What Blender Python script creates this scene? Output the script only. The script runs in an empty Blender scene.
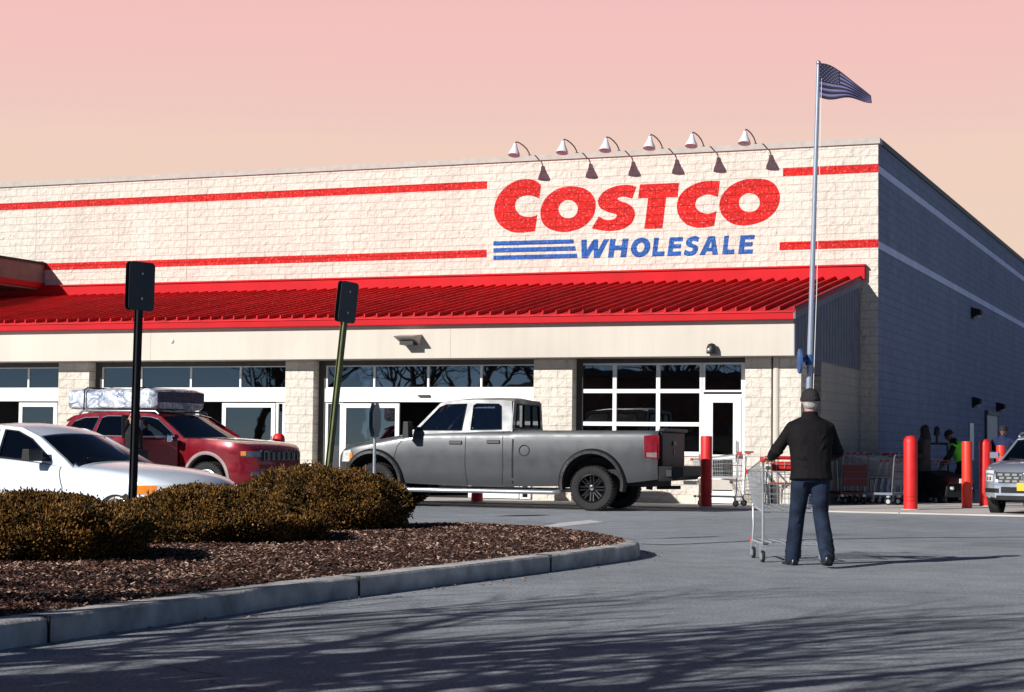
import bpy, bmesh, random
from math import *
from mathutils import Vector, Matrix, geometry, noise

random.seed(7)
scene = bpy.context.scene
COL = scene.collection

# ------------------------------------------------------------------ camera model (real pin-hole camera, 65 mm)
FPX, CAMH, PITCH, ROLL = 1850.0, 1.18, atan(100 / 1850.0), 0.0115
CF = Vector((0, cos(PITCH), sin(PITCH)))
_R0, _U0 = Vector((1, 0, 0)), Vector((0, -sin(PITCH), cos(PITCH)))
CR = _R0 * cos(ROLL) + _U0 * sin(ROLL)
CU = _U0 * cos(ROLL) - _R0 * sin(ROLL)

def ray(x, y):
    return CF * FPX + CR * (x - 512) + CU * (346 - y)

def gnd(x, y, z=0.0):
    d = ray(x, y); t = (z - CAMH) / d.z
    return Vector((d.x * t, d.y * t, z))

def at(x, y, Y):
    d = ray(x, y); t = Y / d.y
    return Vector((d.x * t, Y, CAMH + d.z * t))

# building frame: local x runs to the right along the front, y into the store, z up; origin = front right corner
TH = radians(21.9)
BX = Vector((cos(TH), -sin(TH), 0)); BY = Vector((sin(TH), cos(TH), 0))
_c = ray(878, 450); B0 = Vector((_c.x * 43.3 / _c.y, 43.3, 0))

def fw(x, y, v=0.0):
    """pixel -> (local x, z) on the building plane y = v"""
    d = ray(x, y); t = (v + B0.dot(BY)) / d.dot(BY)
    p = d * t - B0
    return p.dot(BX), CAMH + d.z * t

def sw(x, y, u=0.0):
    """pixel -> (local y, z) on the building plane x = u"""
    d = ray(x, y); t = (u + B0.dot(BX)) / d.dot(BX)
    p = d * t - B0
    return p.dot(BY), CAMH + d.z * t

def loc(lx, ly, z=0.0):
    return B0 + BX * lx + BY * ly + Vector((0, 0, z))

# ------------------------------------------------------------------ mesh builder
class MB:
    def __init__(s):
        s.v, s.f, s.m = [], [], []
        s.M = None
    def add(s, vs, fs, mi=0):
        o = len(s.v)
        for p in vs:
            p = Vector(p)
            s.v.append(s.M @ p if s.M else p)
        for f in fs:
            s.f.append([i + o for i in f]); s.m.append(mi)
    def box(s, c, d, mi=0, M=None, tx=1.0, ty=1.0):
        """centre, full sizes; tx / ty scale the top face"""
        x, y, z = d[0] / 2, d[1] / 2, d[2] / 2
        vs = [(-x, -y, -z), (x, -y, -z), (x, y, -z), (-x, y, -z), (-x * tx, -y * ty, z), (x * tx, -y * ty, z), (x * tx, y * ty, z), (-x * tx, y * ty, z)]
        if M: vs = [M @ Vector(p) for p in vs]
        vs = [Vector(p) + Vector(c) for p in vs]
        s.add(vs, [(3, 2, 1, 0), (4, 5, 6, 7), (0, 1, 5, 4), (1, 2, 6, 5), (2, 3, 7, 6), (3, 0, 4, 7)], mi)
    def span(s, x0, x1, y0, y1, z0, z1, mi=0):
        s.box(((x0 + x1) / 2, (y0 + y1) / 2, (z0 + z1) / 2), (abs(x1 - x0), abs(y1 - y0), abs(z1 - z0)), mi)
    def tube(s, pts, r, n=8, cap=True, mi=0, round_ends=False, squash=None):
        pts = [Vector(p) for p in pts]
        rs = list(r) if isinstance(r, (list, tuple)) else [r] * len(pts)
        if round_ends:
            a = (pts[0] - pts[1]).normalized(); b = (pts[-1] - pts[-2]).normalized()
            pre = [(pts[0] + a * rs[0] * sin(t), rs[0] * cos(t)) for t in (1.45, 1.0, .5)]
            post = [(pts[-1] + b * rs[-1] * sin(t), rs[-1] * cos(t)) for t in (.5, 1.0, 1.45)]
            pts = [p for p, _ in pre] + pts + [p for p, _ in post]
            rs = [q for _, q in pre] + rs + [q for _, q in post]
        k = len(pts); tang = []
        for i in range(k):
            a = pts[max(i - 1, 0)]; b = pts[min(i + 1, k - 1)]
            t = b - a
            tang.append(t.normalized() if t.length > 1e-9 else Vector((0, 0, 1)))
        up = Vector((0, 0, 1)) if abs(tang[0].z) < .9 else Vector((0, 1, 0))
        if squash: up = Vector(squash[2])
        nrm = (up - tang[0] * up.dot(tang[0])).normalized()
        vs, fs = [], []
        for i in range(k):
            nrm = (nrm - tang[i] * nrm.dot(tang[i])).normalized()
            bi = tang[i].cross(nrm)
            a, b = (squash[0], squash[1]) if squash else (1, 1)
            for j in range(n):
                q = 2 * pi * j / n
                vs.append(pts[i] + (nrm * cos(q) * a + bi * sin(q) * b) * rs[i])
        for i in range(k - 1):
            for j in range(n):
                fs.append((i * n + j, i * n + (j + 1) % n, (i + 1) * n + (j + 1) % n, (i + 1) * n + j))
        if cap:
            fs.append(tuple(range(n - 1, -1, -1))); fs.append(tuple((k - 1) * n + j for j in range(n)))
        s.add(vs, fs, mi)
    def loft(s, rings, closed=True, caps=True, mi=0):
        n = len(rings[0]); vs = [p for r in rings for p in r]; fs = []
        for i in range(len(rings) - 1):
            for j in range(n if closed else n - 1):
                fs.append((i * n + j, i * n + (j + 1) % n, (i + 1) * n + (j + 1) % n, (i + 1) * n + j))
        if caps:
            fs.append(tuple(range(n - 1, -1, -1))); fs.append(tuple((len(rings) - 1) * n + j for j in range(n)))
        s.add(vs, fs, mi)
    def ell(s, c, r, nu=16, nv=10, mi=0, M=None):
        c = Vector(c); rings = []
        for i in range(nv + 1):
            t = -pi / 2 + pi * (i + .02) / (nv + .04)
            ring = []
            for j in range(nu):
                a = 2 * pi * j / nu
                p = Vector((r[0] * cos(t) * cos(a), r[1] * cos(t) * sin(a), r[2] * sin(t)))
                ring.append((M @ p if M else p) + c)
            rings.append(ring)
        s.loft(rings, mi=mi)
    def lathe(s, prof, c=(0, 0, 0), axis='Z', n=24, mi=0, caps=True):
        """prof = [(radius, height)]"""
        rings = []
        for r, h in prof:
            ring = []
            for j in range(n):
                a = 2 * pi * j / n
                if axis == 'Z': p = (r * cos(a), r * sin(a), h)
                elif axis == 'Y': p = (r * cos(a), h, r * sin(a))
                else: p = (h, r * cos(a), r * sin(a))
                ring.append(Vector(p) + Vector(c))
            rings.append(ring)
        s.loft(rings, caps=caps, mi=mi)
    def plate(s, outer, holes, fn, d, mi=0):
        """flat outline with holes -> slab; fn(a, b, depth) -> point"""
        loops = [outer] + list(holes)
        flat = [p for l in loops for p in l]
        tri = geometry.tessellate_polygon([[Vector((p[0], p[1], 0)) for p in l] for l in loops])
        n = len(flat)
        vs = [fn(p[0], p[1], 0) for p in flat] + [fn(p[0], p[1], d) for p in flat]
        fs = [tuple(t) for t in tri] + [tuple(i + n for i in reversed(t)) for t in tri]
        o = 0
        for l in loops:
            k = len(l)
            for i in range(k):
                a, b = o + i, o + (i + 1) % k
                fs.append((a, b, b + n, a + n))
            o += k
        s.add(vs, fs, mi)
    def build(s, name, mats, parent=None, smooth=None, bevel=0, recalc=True, seg=2):
        me = bpy.data.meshes.new(name)
        me.from_pydata([tuple(p) for p in s.v], [], s.f)
        mats = mats if isinstance(mats, (list, tuple)) else [mats]
        for m in mats: me.materials.append(m)
        if len(mats) > 1: me.polygons.foreach_set('material_index', s.m)
        if recalc:
            bm = bmesh.new(); bm.from_mesh(me)
            bmesh.ops.recalc_face_normals(bm, faces=bm.faces)
            bm.to_mesh(me); bm.free()
        if smooth is not None:
            me.polygons.foreach_set('use_smooth', [True] * len(me.polygons))
            if smooth < 180: me.set_sharp_from_angle(angle=radians(smooth))
        me.update()
        o = bpy.data.objects.new(name, me); COL.objects.link(o)
        if parent: o.parent = parent
        if bevel:
            b = o.modifiers.new('bevel', 'BEVEL'); b.width = bevel; b.segments = seg; b.limit_method = 'ANGLE'
        return o

def thing(name, label, cat, p=(0, 0, 0), rz=0.0, group=None):
    o = bpy.data.objects.new(name, None); COL.objects.link(o)
    o.location = p; o.rotation_euler = (0, 0, rz); o.empty_display_size = .2
    o['label'] = label; o['category'] = cat
    if group: o['group'] = group
    return o

def tag(o, label, cat, group=None):
    o['label'] = label; o['category'] = cat
    if group: o['group'] = group
    return o

def setting(o, kind='structure'):
    o['kind'] = kind; return o

def dup(root, p, rz, label=None):
    r = root.copy(); COL.objects.link(r); r.location = p; r.rotation_euler = (0, 0, rz)
    if label: r['label'] = label
    for ch in list(root.children):
        c = ch.copy(); COL.objects.link(c); c.parent = r
        for g in ch.children:
            d = g.copy(); COL.objects.link(d); d.parent = c
    return r

# ------------------------------------------------------------------ materials
def mat(name, col, rough=.6, metal=0.0, var=.12, scale=6.0, bump=0.0, bscale=40.0, coat=0.0, spec=.5, emit=0, bdist=.01):
    m = bpy.data.materials.new(name); m.use_nodes = True
    nt = m.node_tree; N, L = nt.nodes, nt.links
    b = N['Principled BSDF']
    b.inputs['Roughness'].default_value = rough; b.inputs['Metallic'].default_value = metal
    b.inputs['Coat Weight'].default_value = coat; b.inputs['Coat Roughness'].default_value = .04
    b.inputs['Specular IOR Level'].default_value = spec
    tc = N.new('ShaderNodeTexCoord')
    nz = N.new('ShaderNodeTexNoise'); nz.inputs['Scale'].default_value = scale; nz.inputs['Detail'].default_value = 6
    L.new(tc.outputs['Object'], nz.inputs['Vector'])
    rp = N.new('ShaderNodeValToRGB')
    rp.color_ramp.elements[0].position = .3; rp.color_ramp.elements[1].position = .7
    rp.color_ramp.elements[0].color = (*[c * (1 - var) for c in col[:3]], 1)
    rp.color_ramp.elements[1].color = (*[min(1, c * (1 + var)) for c in col[:3]], 1)
    L.new(nz.outputs['Fac'], rp.inputs['Fac']); L.new(rp.outputs['Color'], b.inputs['Base Color'])
    if bump:
        n2 = N.new('ShaderNodeTexNoise'); n2.inputs['Scale'].default_value = bscale; n2.inputs['Detail'].default_value = 4
        L.new(tc.outputs['Object'], n2.inputs['Vector'])
        bp = N.new('ShaderNodeBump'); bp.inputs['Strength'].default_value = bump; bp.inputs['Distance'].default_value = bdist
        L.new(n2.outputs['Fac'], bp.inputs['Height']); L.new(bp.outputs['Normal'], b.inputs['Normal'])
    return m

def glass(name, tint=(.3, .33, .35), refl=1.7, rough=.01):
    m = bpy.data.materials.new(name); m.use_nodes = True
    nt = m.node_tree; N, L = nt.nodes, nt.links
    N.remove(N['Principled BSDF'])
    out = N['Material Output']
    tr = N.new('ShaderNodeBsdfTransparent'); tr.inputs['Color'].default_value = (*tint, 1)
    gl = N.new('ShaderNodeBsdfGlossy'); gl.inputs['Roughness'].default_value = rough; gl.inputs['Color'].default_value = (.95, .97, 1, 1)
    fr = N.new('ShaderNodeFresnel'); fr.inputs['IOR'].default_value = refl
    tc = N.new('ShaderNodeTexCoord'); nz = N.new('ShaderNodeTexNoise'); nz.inputs['Scale'].default_value = 1.3
    L.new(tc.outputs['Object'], nz.inputs['Vector'])
    bp = N.new('ShaderNodeBump'); bp.inputs['Strength'].default_value = .06; bp.inputs['Distance'].default_value = .02
    L.new(nz.outputs['Fac'], bp.inputs['Height']); L.new(bp.outputs['Normal'], gl.inputs['Normal'])
    mx = N.new('ShaderNodeMixShader')
    L.new(fr.outputs[0], mx.inputs[0]); L.new(tr.outputs[0], mx.inputs[1]); L.new(gl.outputs[0], mx.inputs[2])
    L.new(mx.outputs[0], out.inputs['Surface'])
    return m

def leafmat(name, cols, rough=.8, trans=0.0):
    m = bpy.data.materials.new(name); m.use_nodes = True
    nt = m.node_tree; N, L = nt.nodes, nt.links
    b = N['Principled BSDF']; b.inputs['Roughness'].default_value = rough; b.inputs['Specular IOR Level'].default_value = .15
    g = N.new('ShaderNodeNewGeometry'); rp = N.new('ShaderNodeValToRGB')
    tc = N.new('ShaderNodeTexCoord'); nz = N.new('ShaderNodeTexNoise'); nz.inputs['Scale'].default_value = 3.0; nz.inputs['Detail'].default_value = 3
    L.new(tc.outputs['Object'], nz.inputs['Vector'])
    mx = N.new('ShaderNodeMath'); mx.operation = 'MULTIPLY_ADD'; mx.inputs[1].default_value = .9
    sb = N.new('ShaderNodeMath'); sb.operation = 'SUBTRACT'; sb.inputs[1].default_value = .5
    L.new(nz.outputs['Fac'], sb.inputs[0]); L.new(sb.outputs[0], mx.inputs[0]); L.new(g.outputs['Random Per Island'], mx.inputs[2])
    e = rp.color_ramp.elements
    while len(e) < len(cols): e.new(.5)
    for i, c in enumerate(cols):
        e[i].position = i / (len(cols) - 1); e[i].color = (*c, 1)
    L.new(mx.outputs[0], rp.inputs['Fac']); L.new(rp.outputs['Color'], b.inputs['Base Color'])
    return m

def blockwork(name, col, side=False, var=.03, strength=.9, mortar=.93, bw=.405, bh=.203, fleck=None):
    """split-face concrete block under paint: colour per block, relief from the courses and a broken face"""
    m = bpy.data.materials.new(name); m.use_nodes = True
    nt = m.node_tree; N, L = nt.nodes, nt.links
    b = N['Principled BSDF']; b.inputs['Roughness'].default_value = .85; b.inputs['Specular IOR Level'].default_value = .2
    tc = N.new('ShaderNodeTexCoord'); sp = N.new('ShaderNodeSeparateXYZ'); cb = N.new('ShaderNodeCombineXYZ')
    L.new(tc.outputs['Object'], sp.inputs[0])
    L.new(sp.outputs['Y' if side else 'X'], cb.inputs['X']); L.new(sp.outputs['Z'], cb.inputs['Y'])
    br = N.new('ShaderNodeTexBrick'); br.inputs['Scale'].default_value = 1
    br.inputs['Brick Width'].default_value = bw; br.inputs['Row Height'].default_value = bh
    br.inputs['Mortar Size'].default_value = .009; br.inputs['Mortar Smooth'].default_value = .35
    br.inputs['Color1'].default_value = (*[c * (1 + var) for c in col], 1)
    br.inputs['Color2'].default_value = (*[c * (1 - var) for c in col], 1)
    br.inputs['Mortar'].default_value = (*[c * mortar for c in col], 1)
    L.new(cb.outputs[0], br.inputs['Vector'])
    # weathering of the paint: broad faint stains, drawn out downwards
    sc = N.new('ShaderNodeVectorMath'); sc.operation = 'MULTIPLY'; sc.inputs[1].default_value = (.7, .16, 1)
    L.new(cb.outputs[0], sc.inputs[0])
    n0 = N.new('ShaderNodeTexNoise'); n0.inputs['Scale'].default_value = 1.5; n0.inputs['Detail'].default_value = 8; n0.inputs['Roughness'].default_value = .65
    L.new(sc.outputs[0], n0.inputs['Vector'])
    r0 = N.new('ShaderNodeMapRange'); r0.inputs['From Min'].default_value = .3; r0.inputs['From Max'].default_value = .7
    r0.inputs['To Min'].default_value = .88; r0.inputs['To Max'].default_value = 1.06
    L.new(n0.outputs['Fac'], r0.inputs['Value'])
    mc = N.new('ShaderNodeMix'); mc.data_type = 'RGBA'; mc.blend_type = 'MULTIPLY'; mc.inputs['Factor'].default_value = 1
    L.new(br.outputs['Color'], mc.inputs[6]); L.new(r0.outputs[0], mc.inputs[7])
    if fleck:      # bare block showing through thin paint
        nf = N.new('ShaderNodeTexNoise'); nf.inputs['Scale'].default_value = 17; nf.inputs['Detail'].default_value = 4; nf.inputs['Roughness'].default_value = .7
        L.new(cb.outputs[0], nf.inputs['Vector'])
        rf = N.new('ShaderNodeMapRange'); rf.inputs['From Min'].default_value = .56; rf.inputs['From Max'].default_value = .66; rf.inputs['To Max'].default_value = .7
        L.new(nf.outputs['Fac'], rf.inputs['Value'])
        mf = N.new('ShaderNodeMix'); mf.data_type = 'RGBA'; mf.inputs[7].default_value = (*fleck, 1)
        L.new(rf.outputs[0], mf.inputs['Factor']); L.new(mc.outputs[2], mf.inputs[6]); L.new(mf.outputs[2], b.inputs['Base Color'])
    else: L.new(mc.outputs[2], b.inputs['Base Color'])
    n1 = N.new('ShaderNodeTexNoise'); n1.inputs['Scale'].default_value = 8; n1.inputs['Detail'].default_value = 5; n1.inputs['Roughness'].default_value = .6
    L.new(cb.outputs[0], n1.inputs['Vector'])
    n3 = N.new('ShaderNodeTexVoronoi'); n3.inputs['Scale'].default_value = 6.0; n3.feature = 'F1'
    L.new(cb.outputs[0], n3.inputs['Vector'])
    a1 = N.new('ShaderNodeMath'); a1.operation = 'MULTIPLY_ADD'; a1.inputs[1].default_value = .35
    L.new(n3.outputs['Distance'], a1.inputs[0]); L.new(n1.outputs['Fac'], a1.inputs[2])
    a2 = N.new('ShaderNodeMath'); a2.operation = 'MULTIPLY_ADD'; a2.inputs[1].default_value = -.22
    L.new(br.outputs['Fac'], a2.inputs[0]); L.new(a1.outputs[0], a2.inputs[2])
    bp = N.new('ShaderNodeBump'); bp.inputs['Strength'].default_value = strength; bp.inputs['Distance'].default_value = .058
    L.new(a2.outputs[0], bp.inputs['Height']); L.new(bp.outputs['Normal'], b.inputs['Normal'])
    return m

M = {}
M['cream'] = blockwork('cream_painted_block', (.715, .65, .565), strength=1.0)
M['cream_side'] = blockwork('cream_block_shade_tone', (.50, .46, .40), side=True, strength=1.0)  # darker copy of the cream: shade on the end wall put into the colour
M['shade_side'] = blockwork('shade_tinted_block', (.235, .28, .42), side=True, strength=.9, mortar=.78, var=.06)  # blue-grey cast of the shaded side put into the wall colour
M['sign_red'] = blockwork('red_paint_on_block', (.60, .020, .018), strength=1.0, var=.10, mortar=.75, fleck=(.72, .30, .26))
M['sign_blue'] = blockwork('blue_paint_on_block', (.030, .115, .40), strength=1.0, var=.10, mortar=.75, fleck=(.25, .38, .62))
M['side_blue'] = blockwork('periwinkle_paint_on_block', (.66, .74, 1.0), side=True, strength=.4)
M['fascia'] = mat('fascia_stucco', (.63, .57, .49), .8, var=.05, scale=.8, bump=.15, bscale=60)
M['red_metal'] = mat('red_roof_metal', (.60, .015, .020), .6, var=.16, scale=1.6, spec=.2)
def panelled(m, pitch, amp, stretch=None):
    """sheet-to-sheet colour differences along x and faint run-off streaks"""
    nt = m.node_tree; N, L = nt.nodes, nt.links; b = N['Principled BSDF']; src = b.inputs['Base Color'].links[0].from_socket
    tc = N.new('ShaderNodeTexCoord'); sp = N.new('ShaderNodeSeparateXYZ'); L.new(tc.outputs['Object'], sp.inputs[0])
    dv = N.new('ShaderNodeMath'); dv.operation = 'DIVIDE'; dv.inputs[1].default_value = pitch; L.new(sp.outputs['X'], dv.inputs[0])
    fl = N.new('ShaderNodeMath'); fl.operation = 'FLOOR'; L.new(dv.outputs[0], fl.inputs[0])
    wn = N.new('ShaderNodeTexWhiteNoise'); wn.noise_dimensions = '1D'; L.new(fl.outputs[0], wn.inputs['W'])
    sv = N.new('ShaderNodeVectorMath'); sv.operation = 'MULTIPLY'; sv.inputs[1].default_value = (5, .25, .35); L.new(tc.outputs['Object'], sv.inputs[0])
    ns = N.new('ShaderNodeTexNoise'); ns.inputs['Scale'].default_value = 1.4; ns.inputs['Detail'].default_value = 6; L.new(sv.outputs[0], ns.inputs['Vector'])
    ad = N.new('ShaderNodeMath'); ad.operation = 'ADD'; L.new(wn.outputs['Value'], ad.inputs[0]); L.new(ns.outputs['Fac'], ad.inputs[1])
    mr = N.new('ShaderNodeMapRange'); mr.inputs['From Min'].default_value = .3; mr.inputs['From Max'].default_value = 1.7; mr.inputs['To Min'].default_value = 1 - amp; mr.inputs['To Max'].default_value = 1 + amp; L.new(ad.outputs[0], mr.inputs['Value'])
    mc = N.new('ShaderNodeMix'); mc.data_type = 'RGBA'; mc.blend_type = 'MULTIPLY'; mc.inputs['Factor'].default_value = 1
    L.new(src, mc.inputs[6]); L.new(mr.outputs[0], mc.inputs[7]); L.new(mc.outputs[2], b.inputs['Base Color'])
panelled(M['red_metal'], .30, .22); panelled(M['fascia'], 2.44, .09)
M['red_trim'] = mat('red_trim_metal', (.52, .012, .018), .65, var=.08, scale=1.5, spec=.15)
M['cap'] = mat('parapet_cap_metal', (.42, .38, .34), .6, var=.1)
M['siding'] = mat('grey_end_siding', (.16, .17, .22), .7, var=.15, scale=3)
M['dark_shade'] = mat('dark_brown_siding', (.22, .17, .16), .8, var=.15, scale=5, bump=.3)
M['soffit'] = mat('soffit_board', (.50, .46, .42), .8, var=.08)
M['white_frame'] = mat('white_aluminium_frame', (.82, .82, .80), .45, var=.03)
M['dark_frame'] = mat('dark_trim', (.07, .065, .06), .6)
M['interior'] = mat('interior_gloom', (.022, .021, .022), .9, var=.5, scale=1.5)
M['pane'] = glass('shop_window_glass', (.55, .56, .58), 2.25)
M['black'] = mat('black_plastic', (.012, .012, .013), .5, var=.2)
M['matte_black'] = mat('black_paint_worn', (.010, .010, .012), .65, var=.3, spec=.3)
M['rubber'] = mat('tyre_rubber', (.016, .016, .017), .85, var=.3, bump=.3, bscale=60)
M['chrome'] = mat('chrome', (.75, .76, .78), .12, 1.0, var=.03)
M['galv'] = mat('galvanised_steel', (.50, .52, .54), .38, .85, var=.12, scale=20)
M['zinc'] = mat('cart_wire_zinc', (.56, .60, .62), .35, .6, var=.1, scale=30)
M['cart_red'] = mat('red_cart_plastic', (.55, .03, .02), .4, var=.1)
M['bollard_red'] = mat('red_bollard_sleeve', (.66, .016, .016), .5, var=.14, scale=4)
M['car_glass'] = glass('tinted_car_glass', (.16, .19, .24), 1.75)
M['clear_glass'] = glass('clear_car_glass', (.55, .62, .70), 1.75)
M['int_dark'] = mat('car_interior', (.02, .02, .022), .8)
# ------------------------------------------------------------------ the store
store = thing('warehouse_store', 'long cream block warehouse store with red striped canopy and big red sign lettering', 'store', B0, -TH)
mb = MB()
mb.add([(-34, 0, 0), (0, 0, 0), (0, 48, 0), (-34, 48, 0), (-34, 0, 8.40), (0, 0, 8.40), (0, 48, 8.40), (-34, 48, 8.40)],
       [(0, 1, 5, 4)], 0)
mb.add([(0, 0, 0), (0, 48, 0), (0, 48, 8.4), (0, 0, 8.4)], [(0, 1, 2, 3)], 1)
mb.add([(0, 48, 0), (-34, 48, 0), (-34, 48, 8.4), (0, 48, 8.4), (-34, 0, 0), (-34, 0, 8.4)], [(0, 1, 2, 3), (1, 4, 5, 2)], 1)
mb.build('wall', [M['cream'], M['shade_side']], store, recalc=False)
mb = MB(); mb.span(-33.9, -.1, .1, 47.9, 8.0, 8.1); mb.build('roof', M['cap'], store)
mb = MB()
mb.span(-34, .05, -.05, .28, 8.40, 8.535)
mb.build('parapet_cap', M['cap'], store)
mb = MB(); mb.span(-.28, .05, .28, 48, 8.40, 8.535); mb.build('parapet_cap', M['dark_frame'], store)
# painted stripes (block courses painted red; periwinkle on the side)
for x0, x1, zc in ((-34, -9.985, 7.84), (-2.285, .004, 7.82), (-23.5, -9.975, 6.08), (-34, -23.9, 6.08), (-2.36, .004, 6.04)):
    mb = MB(); mb.span(x0, x1, -.006, .02, zc - .098, zc + .098); mb.build('wall_stripe', M['sign_red'], store)
for zc in (7.80, 6.01):
    mb = MB(); mb.span(-.02, .007, .004, 48, zc - .088, zc + .088); mb.build('wall_stripe', M['side_blue'], store)
for p_ in (36, 187):
    xj = fw(p_, 230, 0)[0]; mb = MB(); mb.span(xj - .012, xj + .012, -.004, .02, 5.55, 8.39); mb.build('control_joint', M['soffit'], store)
mb = MB(); mb.span(-23.82, -23.55, -.03, .02, 5.95, 6.24); mb.build('stripe_bracket', M['red_trim'], store)

# --- lettering painted on the block
def spline(pts, n=7):
    """closed outline: points with a third item are corners, runs between corners are Catmull-Rom curves"""
    k = len(pts); out = []
    def P(i): return Vector(pts[i % k][:2])
    def corner(i): return len(pts[i % k]) > 2
    for i in range(k):
        p1, p2 = P(i), P(i + 1)
        p0 = p1 - (p2 - p1) * .0 if corner(i) else P(i - 1)
        p3 = p2 if corner(i + 1) else P(i + 2)
        if corner(i) and corner(i + 1):
            out.append(tuple(p1)); continue
        for j in range(n):
            t = j / n
            q = .5 * ((2 * p1) + (p2 - p0) * t + (2 * p0 - 5 * p1 + 4 * p2 - p3) * t * t + (3 * p1 - p0 - 3 * p2 + p3) * t ** 3)
            out.append(tuple(q))
    return out
def ellipse(cx, cy, rx, ry, n=36):
    return [(cx + rx * cos(2 * pi * i / n), cy + ry * sin(2 * pi * i / n)) for i in range(n)]
K = 6.2933
def wallpt(ox):
    def fn(a, b, d):
        x, z = fw(ox + a / K, 160 + b / K, 0)
        return (x, -.008 + d, z)
    return fn
big = MB()
A, Bq = wallpt(490), wallpt(640)
big.plate(spline([(320, 155, 1), (285, 130), (235, 120), (175, 128), (105, 165), (50, 230), (27, 300), (35, 365), (70, 415), (130, 450), (200, 457), (283, 447, 1), (298, 345, 1), (270, 355), (235, 358), (190, 345), (162, 310), (160, 270), (180, 240), (215, 224), (260, 223), (310, 242, 1)]), [], A, .03)
big.plate(spline([(505, 165), (590, 178), (645, 220), (665, 280), (650, 350), (600, 410), (540, 440), (465, 453), (390, 440), (335, 400), (318, 340), (330, 275), (370, 220), (430, 180)]), [ellipse(492, 309, 61, 58)], A, .03)
big.plate(spline([(922, 168, 1), (870, 156), (800, 163), (735, 187), (695, 222), (680, 262), (695, 302), (740, 327), (790, 340), (796, 357), (770, 375), (725, 375), (685, 355, 1), (640, 430, 1), (700, 443), (770, 446), (840, 431), (890, 397), (913, 345), (903, 305), (868, 275), (818, 257), (802, 246), (815, 234), (850, 231), (895, 243, 1)]), [], A, .03)
big.plate([(0, 154), (245, 143), (237, 232), (165, 235), (140, 430), (27, 434), (52, 238), (-12, 241)], [], Bq, .03)
big.plate(spline([(503, 133, 1), (440, 131), (375, 140), (300, 175), (250, 225), (232, 290), (245, 350), (285, 400), (340, 422), (400, 425), (466, 413, 1), (482, 320, 1), (450, 335), (415, 338), (370, 320), (347, 285), (360, 245), (400, 222), (440, 218), (490, 232, 1)]), [], Bq, .03)
big.plate(spline([(735, 118), (800, 125), (850, 155), (878, 210), (875, 275), (840, 335), (780, 380), (710, 405), (640, 412), (570, 395), (520, 350), (500, 290), (510, 235), (545, 185), (600, 145), (665, 122)]), [ellipse(688, 268, 66, 60)], Bq, .03)
big.build('sign_lettering', M['sign_red'], store)
sm = MB()
def letter(outer, holes, x0, x1, cap=117):
    def fn(a, b, d):
        cx = x0 + (x1 - x0 - 15) * a + 15 * b
        cy = 618 - (cx - 600) * .0275 - cap * b
        return A(cx, cy, d)
    sm.plate(outer, holes, fn, .03)
letter([(0, 1), (.2, 1), (.25, .42), (.45, 1), (.62, 1), (.67, .42), (.84, 1), (1.03, 1), (.76, 0), (.55, 0), (.5, .52), (.32, 0), (.1, 0)], [], 560, 745)
letter([(0, 0), (0, 1), (.3, 1), (.3, .64), (.68, .64), (.68, 1), (1, 1), (1, 0), (.68, 0), (.68, .38), (.3, .38), (.3, 0)], [], 742, 872)
letter(ellipse(.5, .5, .5, .53), [ellipse(.5, .5, .2, .26)], 880, 1016)
letter([(0, 0), (0, 1), (.38, 1), (.38, .25), (1, .25), (1, 0)], [], 1019, 1111)
letter([(0, 0), (0, 1), (1, 1), (1, .77), (.36, .77), (.36, .62), (.92, .62), (.92, .39), (.36, .39), (.36, .23), (1, .23), (1, 0)], [], 1116, 1216)
letter(spline([(.96, .95, 1), (.7, 1.03), (.35, .99), (.1, .84), (.06, .64), (.25, .48), (.55, .38), (.6, .29), (.48, .22), (.3, .23), (.06, .33, 1), (-.02, .08, 1), (.25, -.02), (.6, -.02), (.9, .13), (.98, .36), (.82, .53), (.52, .64), (.46, .72), (.58, .78), (.9, .7, 1)], 5), [], 1218, 1322)
letter([(0, 0), (.36, 1), (.70, 1), (1.0, 0), (.70, 0), (.65, .19), (.36, .19), (.28, 0)], [[(.43, .38), (.60, .38), (.54, .74)]], 1319, 1450)
letter([(0, 0), (0, 1), (.38, 1), (.38, .25), (1, .25), (1, 0)], [], 1461, 1550)
letter([(0, 0), (0, 1), (1, 1), (1, .77), (.36, .77), (.36, .62), (.92, .62), (.92, .39), (.36, .39), (.36, .23), (1, .23), (1, 0)], [], 1562, 1667)
sm.build('sign_lettering', M['sign_blue'], store)
for y0, y1, xr in ((510, 537, 525), (553, 581, 536), (600, 627, 546)):
    mb = MB(); mb.plate([(22, y0 + 2), (xr, y0 - 11), (xr + 4, y1 - 11), (22, y1 + 2)], [], A, .03); mb.build('sign_underline', M['sign_blue'], store)

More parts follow.
